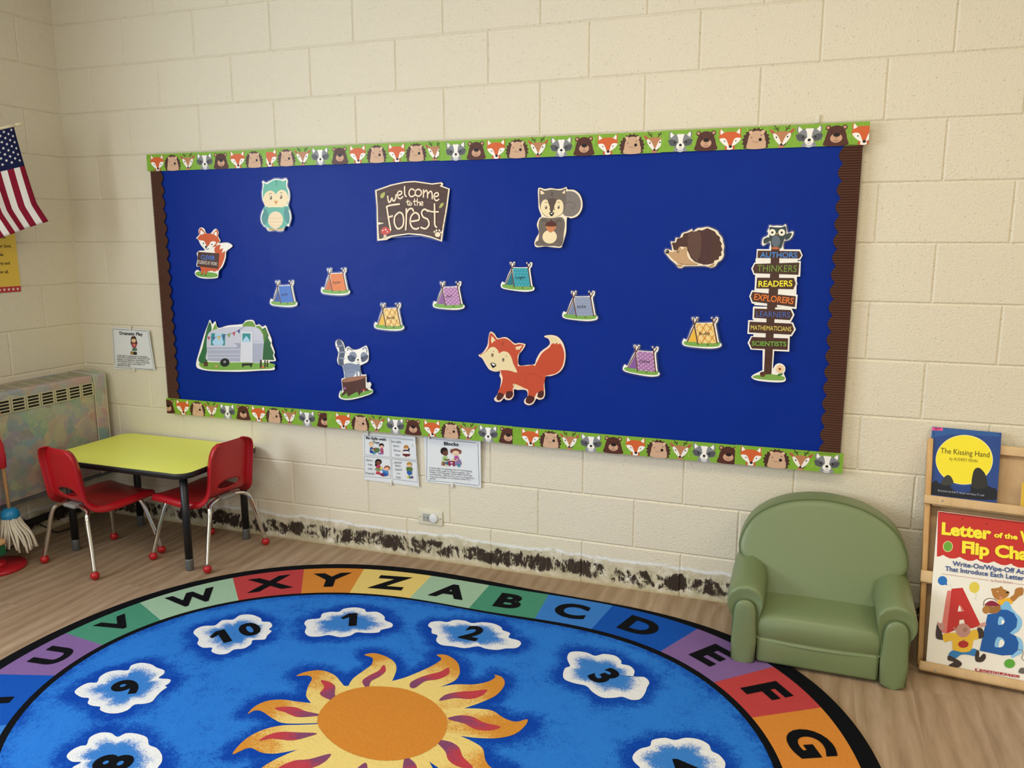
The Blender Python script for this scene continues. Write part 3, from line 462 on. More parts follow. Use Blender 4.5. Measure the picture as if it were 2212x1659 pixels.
'fox':([2.3804,0.8965],[['p','F3DDC4',1,[-1868,465,-1673,596,-1478,898,-1428,1215,-1379,1418,-1307,1466,-1164,1382,-1022,1209,-761,1264,-573,1228,-291,1031,-104,1057,153,1024,153,926,37,744,-103,559,-94,158,271,177,572,229,641,418,823,736,1119,969,1209,1105,1139,1276,980,1335,1002,1393,1274,1430,1546,1358,1774,1086,1868,655,1805,214,1605,-60,1288,-211,1036,-261,1006,-583,1041,-938,973,-1145,788,-1211,671,-1178,556,-1376,369,-1466,181,-1411,157,-1267,298,-1077,227,-856,-150,-866,-292,-853,-301,-1117,-434,-1294,-649,-1308,-721,-1245,-865,-1392,-1058,-1419,-1164,-1311,-1057,-1166,-935,-930,-862,-516,-933,-316,-909,-156,-1148,-169,-1388,-92,-1556,126,-1699,346]],['p','C04828',1,[619,129,710,378,892,696,1187,929,1300,1087,1616,1122,1785,825,1811,521,1725,166,1514,-74,1242,-169,921,-214]],['p','E6D5A4',0,[1025,1368,1275,1382,1501,1313,1625,1114,1549,1067,1480,1134,1413,1057,1345,1141,1277,1068,1245,1172,1176,1300]],['p','C24A2C',1,[-861,-131,-480,48,-103,113,271,142,573,171,1021,-160,978,-585,980,-853,786,-955,693,-939,564,-1140,330,-1084,283,-816,-292,-753,-353,-961,-601,-991,-720,-1108,-984,-1034,-863,-743,-790,-421]],['p','E6D5A4',1,[-310,-619,-103,-674,133,-781,-197,-811,-329,-733]],['s','A83820',1,18,[202,-498,235,-316,365,-197,551,-164,783,-240,922,-365]],['s','A83820',1,18,[-197,-521,-291,-663,-329,-792]],['p','4E1C16',1,[-1057,-1267,-960,-1037,-730,-1099,-807,-1264,-961,-1362]],['p','4E1C16',1,[-649,-1194,-601,-968,-353,-952,-353,-1143,-506,-1253]],['p','4E1C16',1,[218,-1317,321,-1075,587,-1125,541,-1309,369,-1407]],['p','4E1C16',1,[717,-1081,786,-879,980,-844,972,-1055,857,-1139]],['p','C24A2C',1,[-1805,463,-1576,623,-1421,856,-1404,1216,-1355,1388,-1283,1400,-1141,1271,-1037,1164,-761,1220,-526,1150,-291,973,-104,1012,92,990,92,924,-47,695,-150,535,-141,245,-169,-137,-386,-59,-861,-131,-1052,-96,-1338,228]],['p','E9D7A8',1,[-1786,464,-1528,635,-1335,815,-1153,832,-1010,717,-953,599,-787,683,-574,648,-423,454,-329,190,-164,-146,-480,-96,-813,-92,-1100,-139,-1340,-53,-1507,174,-1651,371]],['p','E9D7A8',0,[-1294,1287,-1208,1224,-1113,1107,-1199,1068,-1276,979,-1314,1085]],['p','E9D7A8',0,[-253,877,60,966,-94,760,-127,816,-197,751]],['p','3A2018',1,[-1197,506,-1213,451,-1251,427,-1288,448,-1303,501,-1287,556,-1250,580,-1213,560]],['p','3A2018',1,[-721,336,-737,282,-774,257,-811,278,-826,331,-810,386,-773,410,-736,390]],['p','C9B890',1,[-1217,505,-1227,467,-1250,450,-1274,464,-1284,502,-1274,541,-1250,558,-1226,543]],['p','C9B890',1,[-740,335,-750,297,-774,280,-797,294,-807,332,-797,371,-773,388,-750,373]],['p','15120F',1,[-1221,514,-1228,491,-1245,481,-1262,490,-1269,512,-1262,534,-1245,544,-1228,536]],['p','15120F',1,[-745,344,-752,322,-769,311,-786,320,-792,342,-785,364,-769,374,-752,366]],['s','15120F',1,14,[-1230,649,-1201,664,-1173,656]],['s','15120F',1,14,[-669,509,-640,497,-621,471]],['p','17120F',1,[-1329,161,-1252,192,-1156,183,-1070,98,-1138,22,-1219,-24,-1291,59]],['p','EFEFEA',1,[-1281,150,-1185,159,-1118,104,-1195,77]],['s','8A3018',1,18,[-819,1061,-771,1028,-828,972,-781,911]]]),
'hedgehog':([3.0527,1.3843],[['p','F1E2C6',1,[-1076,-151,-1023,-58,-892,-81,-799,-103,-829,103,-856,218,-718,218,-676,355,-538,355,-452,514,-272,581,-94,671,-68,581,86,693,266,714,444,745,625,690,807,600,878,488,995,353,1023,219,1074,62,1060,-118,1076,-276,1007,-434,878,-526,794,-663,639,-719,412,-667,49,-671,-317,-684,-407,-745,-546,-733,-643,-609,-834,-449,-978,-289]],['p','B89468',1,[-619,-632,-412,-621,-399,-699,-537,-709]],['p','B89468',1,[547,-679,767,-563,727,-677,629,-701]],['p','4B2D22',0,[-730,-103,-781,57,-818,172,-661,186,-629,318,-438,377,-397,500,-216,545,-82,603,-61,522,134,634,270,620,446,700,719,578,790,466,914,376,910,264,996,129,964,61,1023,-73,973,-164,1005,-276,913,-322,896,-435,763,-459,723,-564,500,-620,227,-578,42,-511,-100,-375,-199,-169,-297,13,-504,35,-614,-103]],['p','C29E74',1,[-959,-173,-797,-163,-614,-103,-518,35,-431,-70,-307,36,-240,-33,-241,-261,-143,-434,34,-543,183,-610,-319,-638,-599,-539,-813,-380]],['p','5C4034',1,[-223,490,182,557,247,60,178,-487,-55,-351,-205,13]],['p','4A2A2A',1,[273,534,588,511,655,-30,498,-575,270,-531,292,60]],['p','16110E',1,[-904,-155,-912,-191,-937,-219,-971,-229,-1006,-219,-1033,-192,-1043,-155,-1035,-118,-1011,-91,-976,-81,-941,-91,-914,-118]],['p','F4F2EA',1,[-974,-132,-979,-145,-992,-150,-1006,-145,-1011,-132,-1006,-119,-993,-114,-980,-119]],['p','16110E',1,[-539,-153,-548,-189,-574,-203,-600,-189,-612,-153,-603,-117,-577,-103,-551,-117]],['p','D8C090',1,[-557,-153,-562,-172,-575,-181,-588,-173,-594,-153,-589,-134,-576,-125,-563,-133]],['s','2A1712',1,18,[-263,332,-219,377,-172,332]],['s','2A1712',1,18,[175,-418,220,-395,204,-468,266,-431]],['s','2A1712',1,18,[436,-166,488,-103,468,-48]],['s','8A6844',1,18,[-598,-562,-227,-628,138,-624]]]),
'signpost':([3.3436,1.1838],[['p','F4F2EA',1,[-533,2224,-497,2357,-372,2422,-334,2510,-368,2598,-322,2686,-306,2795,-199,2772,-30,2780,140,2770,242,2822,294,2639,342,2530,445,2573,521,2551,477,2377,357,2269,232,2238,199,2071,186,1940,-240,1938,-242,2136,-296,2194,-461,2083,-523,2114]],['p','F4F2EA',0,[-718,1625,708,1636,747,-113,-678,-40]],['p','F4F2EA',0,[-704,-90,593,-94,611,-1622,-626,-1638]],['p','F4F2EA',0,[-301,-1656,99,-1666,90,-2364,-269,-2413]],['p','F4F2EA',1,[-641,-2695,-587,-2588,-434,-2496,-320,-2428,-262,-2404,66,-2345,173,-2174,324,-2113,483,-2199,519,-2361,480,-2486,555,-2667,496,-2782,169,-2822,-419,-2795]],['p','F4F2EA',0,[-692,1958,773,1951,869,1746,795,1584,-695,1589]],['p','F4F2EA',0,[-754,1477,818,1549,829,999,-754,1043,-852,1266]],['p','F4F2EA',0,[-687,999,660,1019,751,755,670,487,-701,503]],['p','F4F2EA',0,[-792,492,782,365,770,-144,-768,17,-869,273]],['p','F4F2EA',0,[-718,-111,614,-134,717,-350,621,-589,-715,-557]],['p','F4F2EA',0,[-862,-591,680,-619,796,-868,670,-1122,-865,-1094]],['p','F4F2EA',0,[-736,-1170,600,-1145,615,-1679,-719,-1663,-841,-1421]],['p','4A2E22',0,[-202,2026,75,2027,118,1011,106,-109,-219,-73,-190,1006]],['p','4A2E22',0,[-234,43,47,10,50,-2618,-212,-2621]],['p','7CA84C',1,[-593,-2693,-507,-2604,-273,-2570,76,-2530,466,-2590,510,-2682,359,-2740,-225,-2742]],['s','382018',0,20,[-141,-1739,-4,-1753]],['s','382018',0,16,[-167,-1986,-9,-2020]],['s','5E4034',0,20,[-165,-2233,-13,-2308]],['p','4A2C22',0,[-655,1905,748,1890,827,1746,763,1636,-654,1643]],['t','4A86CE','AUTHORS',[-568,1653,690,1657],196,1],['p','4A3024',0,[-730,1433,771,1496,767,1065,-735,1101,-796,1266]],['t','7C9A40','THINKERS',[-639,1165,702,1161],233,0],['p','4A3024',0,[-632,946,622,952,696,754,624,553,-643,559]],['t','F2E436','READERS',[-567,614,588,654],216,1],['p','4A3024',0,[-767,434,722,310,715,-74,-741,81,-816,265]],['t','E47A34','EXPLORERS',[-701,150,654,23],227,1],['p','4A2C22',0,[-661,-162,579,-183,657,-352,573,-543,-660,-503]],['t','4A68B4','LEARNERS',[-584,-459,568,-459],203,0],['p','4A2C22',0,[-809,-642,644,-664,732,-870,637,-1063,-813,-1038]],['t','F4DE6A','MATHEMATICIANS',[-755,-934,641,-942],163,0],['p','4A2C22',0,[-703,-1198,549,-1200,558,-1616,-682,-1620,-779,-1419]],['t','74A844','SCIENTISTS',[-687,-1517,501,-1493],172,1],['p','6A4028',1,[-161,-2543,-171,-2593,-203,-2632,-249,-2648,-297,-2637,-333,-2603,-348,-2554,-338,-2503,-306,-2465,-260,-2449,-212,-2460,-176,-2494]],['p','4A2A1C',1,[-198,-2516,-207,-2542,-234,-2561,-273,-2570,-312,-2566,-342,-2549,-354,-2525,-345,-2500,-317,-2480,-278,-2471,-239,-2475,-209,-2492]],['p','F3CFA0',1,[357,-2214,349,-2261,326,-2281,300,-2263,288,-2218,295,-2171,319,-2150,344,-2168]],['p','F3CFA0',1,[434,-2201,438,-2233,413,-2272,375,-2296,345,-2290,341,-2257,366,-2218,404,-2194]],['p','F3CFA0',1,[486,-2314,469,-2341,426,-2354,382,-2345,363,-2320,379,-2293,422,-2280,466,-2289]],['p','F3CFA0',1,[447,-2424,417,-2433,376,-2414,348,-2377,348,-2345,377,-2335,418,-2355,447,-2391]],['p','F3CFA0',1,[364,-2419,357,-2466,333,-2486,308,-2468,295,-2423,303,-2376,326,-2355,352,-2373]],['p','F3CFA0',1,[311,-2347,315,-2379,290,-2418,251,-2442,221,-2436,218,-2404,242,-2364,281,-2341]],['p','F3CFA0',1,[294,-2324,277,-2351,234,-2364,190,-2356,170,-2331,187,-2304,230,-2291,274,-2299]],['p','F3CFA0',1,[308,-2292,279,-2301,238,-2281,209,-2245,209,-2212,238,-2203,279,-2223,308,-2259]],['p','8A4A24',1,[374,-2320,363,-2352,331,-2367,297,-2356,282,-2325,294,-2292,326,-2277,359,-2289]],['p','3E7A34',1,[253,-2573,307,-2496,440,-2468,406,-2540]],['p','39474A',1,[-298,2642,-282,2738,-111,2719,100,2718,233,2757,278,2552,227,2334,175,2137,107,1983,-166,1991,-232,2202,-284,2378]],['p','39474A',1,[-466,2167,-465,2313,-306,2378,-249,2268,-380,2167]],['p','39474A',1,[240,2325,290,2487,456,2521,414,2378,314,2282]],['p','626E7A',1,[89,2238,75,2139,26,2067,-45,2040,-118,2066,-175,2139,-200,2238,-186,2337,-137,2409,-66,2435,7,2409,64,2336]],['p','F2EEDC',1,[-80,2540,-92,2481,-132,2438,-189,2422,-247,2438,-291,2482,-310,2541,-298,2600,-258,2643,-201,2659,-143,2643,-99,2599]],['p','F2EEDC',1,[237,2539,225,2480,185,2437,129,2422,71,2437,27,2481,9,2540,21,2599,60,2642,116,2657,174,2641,218,2598]],['p','15120F',1,[-157,2540,-166,2513,-193,2501,-221,2513,-233,2541,-224,2568,-197,2580,-169,2568]],['p','15120F',1,[161,2539,151,2512,125,2500,97,2512,85,2540,94,2567,121,2579,148,2567]],['p','B8A03C',0,[-75,2518,1,2518,-33,2444]],['p','C06A44',1,[-180,2018,-53,2036,54,2018,49,1957,-164,1956]]]),
'blocks':([2.0531,0.4662],[['s','3A4A58',0,15,[-1157,975,-1210,914,-1227,-11,-1259,-922,-1216,-975,-11,-931]],['s','3A4A58',0,15,[-1078,957,-16,935,1150,964]],['s','3A4A58',0,15,[49,-928,1217,-932,1259,-887,1251,63,1250,941,1208,946]],['t','1E2A36','Blocks',[-384,710,296,729],154,1],['p','23191A',1,[-209,455,-234,368,-300,299,-388,268,-476,283,-540,340,-562,423,-537,511,-471,579,-382,609,-295,595,-232,538]],['p','6A4534',1,[-202,378,-220,307,-266,253,-329,228,-391,241,-435,288,-451,355,-433,426,-386,480,-324,505,-262,492,-218,445]],['p','23191A',1,[-237,537,-258,494,-312,460,-385,442,-459,446,-512,471,-531,510,-511,553,-456,587,-383,605,-309,600,-256,575]],['p','A8CC88',1,[-450,201,-294,232,-219,101,-342,-41,-480,-22]],['s','6A4534',1,57,[-374,86,-237,50,-150,91]],['p','8A5A48',0,[-524,-51,-359,-35,-362,-214,-527,-214]],['s','C8B080',0,17,[-481,-55,-483,-210]],['p','4A6484',1,[-360,-76,-220,3,-152,-39,-206,-158,-344,-156]],['p','E2D88A',0,[-371,-224,-309,-111,-241,-219]],['p','8C2E50',1,[-177,15,115,35,112,-184,35,-184,-33,-117,-111,-190,-189,-189]],['p','E8E4EA',1,[25,-42,7,-64,-37,-77,-81,-73,-99,-54,-80,-31,-36,-19,7,-23]],['p','8A5448',1,[54,482,42,433,14,395,-25,378,-64,387,-91,420,-101,468,-90,518,-61,556,-22,572,16,563,44,530]],['p','8A5448',1,[432,484,422,435,395,397,359,381,324,391,298,424,289,471,299,521,326,558,362,575,397,565,423,532]],['p','7A4A3E',1,[353,509,327,444,257,392,163,366,69,374,1,414,-24,475,3,541,72,593,167,618,260,610,328,570]],['p','EDD0B0',1,[326,413,303,355,243,308,162,285,81,293,22,329,1,384,23,442,84,489,165,512,246,504,305,468]],['p','7A4A3E',1,[2,445,148,539,318,474,336,556,149,612,3,526]],['s','8A4A4A',1,12,[94,357,163,334,231,369]],['p','B05AA0',1,[102,260,264,284,322,136,244,47,124,68]],['p','8A7AA8',1,[141,54,347,138,431,-16,396,-92,138,-141]],['s','E8BE98',1,50,[245,144,176,73,124,52]],['p','E2D88A',1,[13,58,32,181,99,114,81,56]],['p','3E8AA0',0,[242,-83,370,-78,369,-192,240,-196]],['t','2A3440', "It looks like I'm playing, but I'm developing",[-1107,-402,919,-356],69,0],['t','2A3440','motor skills, math concepts (number, size,',[-1106,-501,841,-461],69,0],['t','2A3440','shape), oral language, social skills, hand-eye',[-1102,-591,933,-552],69,0],['t','2A3440','coordination, self-control, and my imagination.',[-1101,-694,1059,-652],69,0],['t','2A3440', "I may be a builder or architect when I'm",[-1098,-797,838,-749],70,0],['t','2A3440','grown.',[-1100,-888,-783,-880],71,0]]),
'be_safe':([1.7516,0.4529],[['s','46525E',0,14,[-1302,966,-28,957,-20,51,-1318,48,-1302,966]],['s','46525E',0,14,[1217,964,45,954,44,49,1337,63,1337,655]],['s','46525E',0,14,[-1321,-28,-13,-15,-14,-938,-1353,-966,-1321,-28]],['s','46525E',0,14,[51,-17,1353,-10,1322,-942,50,-940,51,-17]],['t','1A1E24','Be Safe with',[-1206,798,-196,793],126,1],['t','1A1E24','Toys',[-870,634,-540,625],117,1],['p','C8A070',1,[-842,603,-860,560,-906,525,-967,509,-1028,515,-1072,541,-1087,582,-1069,626,-1023,660,-961,677,-900,671,-857,644]],['p','EAC8A4',1,[-848,544,-865,493,-908,452,-966,433,-1023,442,-1064,475,-1078,524,-1060,576,-1017,617,-959,635,-902,627,-861,593]],['p','2A4E94',1,[-1017,412,-878,416,-883,273,-831,194,-1035,158]],['s','EAC8A4',0,43,[-956,317,-845,302]],['p','58784E',1,[-842,394,-601,432,-531,338,-608,231,-794,197]],['p','8A5A3A',1,[-860,392,-712,423,-752,318,-844,327]],['p','5A92A8',1,[-887,172,-719,221,-797,113,-907,111]],['p','1C1618',1,[-317,566,-335,513,-382,471,-445,451,-507,460,-551,494,-566,544,-548,598,-501,640,-438,659,-376,650,-332,617]],['p','E6B4A4',1,[-342,506,-356,469,-392,441,-440,427,-488,432,-522,455,-533,489,-519,525,-484,554,-435,567,-388,562,-354,540]],['p','B04A70',1,[-473,427,-382,427,-352,221,-463,177,-514,306]],['p','7A70B0',1,[-609,206,-426,197,-353,187,-428,144,-593,140]],['t','46525E','be safe,',[87,751,579,753],100,0],['t','46525E', "don't",[150,566,466,561],100,0],['t','46525E','throw',[166,365,514,358],100,0],['t','46525E','toys',[238,167,473,164],97,0],['p','B88448',1,[931,602,912,547,864,504,799,483,735,492,689,527,673,579,692,635,740,678,805,698,869,690,915,655]],['p','F0CCA0',1,[905,551,890,508,854,475,804,459,755,466,720,493,708,533,722,576,759,609,808,624,857,618,893,591]],['s','2A3050',0,62,[920,470,958,555]],['s','EFE6E0',0,45,[977,574,1023,627]],['p','2A3050',1,[670,464,921,478,955,423,668,381]],['p','F2F0F0',1,[714,451,902,460,934,298,674,282]],['p','7A92C0',1,[846,372,834,348,806,335,778,343,767,365,780,389,808,402,835,395]],['p','F0D0B0',1,[676,365,662,328,630,311,598,323,586,357,600,393,632,411,664,399]],['p','6A2A30',1,[638,279,978,302,986,245,841,157,644,196]],['p','F4EEE8',1,[765,141,749,111,713,95,678,104,664,132,680,163,716,178,751,169]],['p','F4EEE8',1,[935,157,920,127,884,111,849,120,835,148,850,179,886,194,921,185]],['s','6A9A5A',1,15,[1115,775,1158,721,1210,677]],['t','46525E','share',[-1235,-223,-910,-214],99,0],['t','46525E','toys',[-1168,-412,-926,-414],99,0],['t','46525E','with',[-1175,-616,-933,-612],102,0],['t','46525E','friends',[-1287,-840,-839,-833],103,0],['p','1A1214',1,[-457,-200,-482,-269,-544,-325,-628,-351,-711,-341,-770,-297,-790,-232,-765,-162,-703,-106,-619,-81,-536,-91,-477,-134]],['p','1A1214',1,[-665,-346,-675,-397,-700,-437,-733,-454,-765,-443,-788,-408,-795,-358,-784,-307,-759,-267,-726,-251,-694,-261,-672,-296]],['p','7A4A3C',1,[-501,-246,-518,-294,-561,-332,-619,-350,-676,-343,-717,-313,-731,-268,-714,-220,-670,-182,-613,-164,-556,-171,-515,-201]],['p','B83A58',1,[-703,-366,-573,-354,-512,-466,-597,-525,-736,-530]],['p','6A9A5A',1,[-754,-523,-560,-504,-526,-602,-813,-605]],['s','C87A60',0,46,[-711,-612,-714,-706]],['s','C87A60',0,46,[-619,-611,-622,-696]],['p','C03A50',1,[-761,-727,-640,-681,-539,-713,-569,-792,-754,-786]],['p','E0C860',1,[-410,-489,-431,-530,-478,-550,-525,-539,-543,-503,-522,-462,-475,-442,-428,-453]],['p','8A4A34',1,[-48,-445,-69,-505,-124,-552,-198,-575,-271,-566,-324,-530,-342,-474,-320,-415,-265,-368,-191,-345,-118,-353,-66,-390]],['p','F0B89C',1,[-77,-490,-95,-536,-141,-572,-204,-590,-266,-585,-311,-557,-326,-515,-308,-469,-261,-433,-199,-415,-137,-420,-92,-448]],['p','4A8ACE',1,[-451,-544,-305,-580,-177,-584,-125,-697,-202,-806,-364,-721]],['p','3058A8',1,[-476,-749,-344,-668,-164,-751,-165,-802,-387,-858]],['p','7A2A48',1,[-569,-784,-420,-727,-331,-819,-388,-867,-497,-836]],['p','F0D0B0',1,[-60,-783,-73,-810,-102,-824,-130,-816,-141,-791,-128,-764,-100,-750,-71,-758]],['t','46525E','please',[185,-197,559,-169],97,0],['t','46525E', "don't",[223,-335,512,-340],101,0],['t','46525E','stand',[218,-511,535,-505],101,0],['t','46525E','on',[303,-684,448,-681],84,0],['t','46525E','toys',[253,-860,488,-866],98,0],['p','B8924A',1,[1078,-144,1058,-191,1008,-229,941,-248,874,-243,825,-214,809,-170,828,-122,878,-84,946,-65,1013,-71,1061,-100]],['p','EFC09A',1,[1055,-204,1039,-251,999,-288,945,-306,891,-299,853,-269,839,-225,855,-178,895,-140,950,-123,1003,-130,1041,-160]],['p','58783A',1,[810,-311,1061,-295,1095,-391,1020,-498,823,-501,790,-404]],['p','9AC060',0,[864,-314,900,-310,895,-477,850,-482]],['p','2F5FB4',1,[832,-492,1039,-480,1053,-611,962,-662,837,-633]],['p','F2EEE8',1,[880,-662,868,-689,839,-703,811,-695,801,-670,813,-643,841,-629,869,-637]],['p','F2EEE8',1,[1064,-668,1052,-695,1024,-709,996,-701,985,-676,998,-649,1026,-636,1053,-644]],['p','E2D88A',0,[791,-705,908,-693,905,-810,788,-805]],['p','4E9A5A',0,[908,-701,997,-692,976,-819,904,-818]],['p','5A3A80',0,[997,-709,1119,-704,1111,-797,995,-792]]]),
'dramatic':([0.3272,0.8776],[['s','5E6660',0,23,[-1209,914,-1148,975,48,958]],['s','5E6660',0,19,[112,960,1055,953,1123,903,1167,212,1261,-914,1197,-934,-1261,-975,-1257,-744,-1214,106,-1196,931]],['t','2A2826','Dramatic Play',[-769,704,695,701],161,1],['p','4A3028',1,[-70,557,14,644,123,668,225,636,264,505,279,247,-95,222]],['p','E8C8A0',1,[232,445,207,394,150,355,77,338,6,349,-44,383,-58,433,-33,484,24,523,98,539,169,529,218,494]],['p','4A3028',1,[-45,492,70,571,211,502,241,587,99,647,-34,592]],['p','A84450',1,[-24,292,232,303,240,187,165,75,18,94,-69,173]],['p','D8907C',1,[191,218,162,182,100,164,42,176,20,211,49,247,111,265,170,253]],['p','4A7A6C',1,[4,60,217,66,236,-55,-41,-68]],['p','E0D8C8',0,[-21,-75,203,-68,187,-116,-15,-122]],['p','3A302C',1,[-5,-128,207,-123,205,-249,2,-259]],['s','3A2A22',0,27,[-2,101,-45,-60]],['p','A8854A',1,[-203,-185,-96,-79,-10,-176,-42,-269,-168,-250]],['t','2A2826', "It looks like I'm playing, but I'm developing",[-1065,-392,898,-369],82,0],['t','2A2826','social skills, emotional skills, independence, and',[-1065,-488,1057,-458],82,0],['t','2A2826','language, my imagination, responsibility, and',[-1076,-582,931,-561],79,0],['t','2A2826','the executive function. I may use these skills',[-1076,-681,1015,-660],79,0],['t','2A2826','as a mother, father, safety officer, or',[-1077,-786,690,-764],79,0],['t','2A2826','politician one day.',[-1089,-889,-246,-874],100,0]]),
'book':([0.0,0.0],[['p','2A5A9C',0,[-164,8153,784,8235,1877,8220,1887,8043,1165,8030,430,7974,-153,7805]],['p','F6EE9A',1,[1748,7252,1662,6821,1376,6477,962,6310,529,6367,191,6638,45,7051,132,7494,428,7843,851,8003,1284,7934,1610,7659]],['p','F2E232',1,[1723,7249,1639,6830,1360,6496,957,6334,534,6390,206,6652,63,7053,148,7483,437,7822,849,7978,1271,7911,1589,7644]],['p','141A26',1,[-108,5856,-110,6142,22,6276,130,6343,212,6247,358,6288,545,6280,643,6199,921,6162,1132,6284,1363,6356,1614,6368,1815,6302,1901,6282,1918,5915]],['p','1C3E80',1,[547,6249,917,6214,1132,6284,1127,6075,747,6024]],['p','2A2C28',1,[1207,6252,1200,6773,1326,6934,1476,6849,1587,6655,1618,6307]],['p','383C38',1,[289,6215,328,6453,450,6574,567,6504,628,6281]],['t','4A4410','The Kissing Hand',[176,7305,1636,7316],181,0],['t','7A6E1C','by AUDREY PENN',[467,7094,1297,7102],101,0],['t','A8B0C4','Illustrations by Ruth E. Harper and Nancy M. Leak',[189,5980,1574,5995],67,0],['p','E0569C',0,[-140,8169,190,8185,194,8078,-142,8061]],['t','8A1A4A','SEPT',[-68,8090,130,8097],73,1],['s','141A30',0,14,[-65,8041,-68,7879]]]),
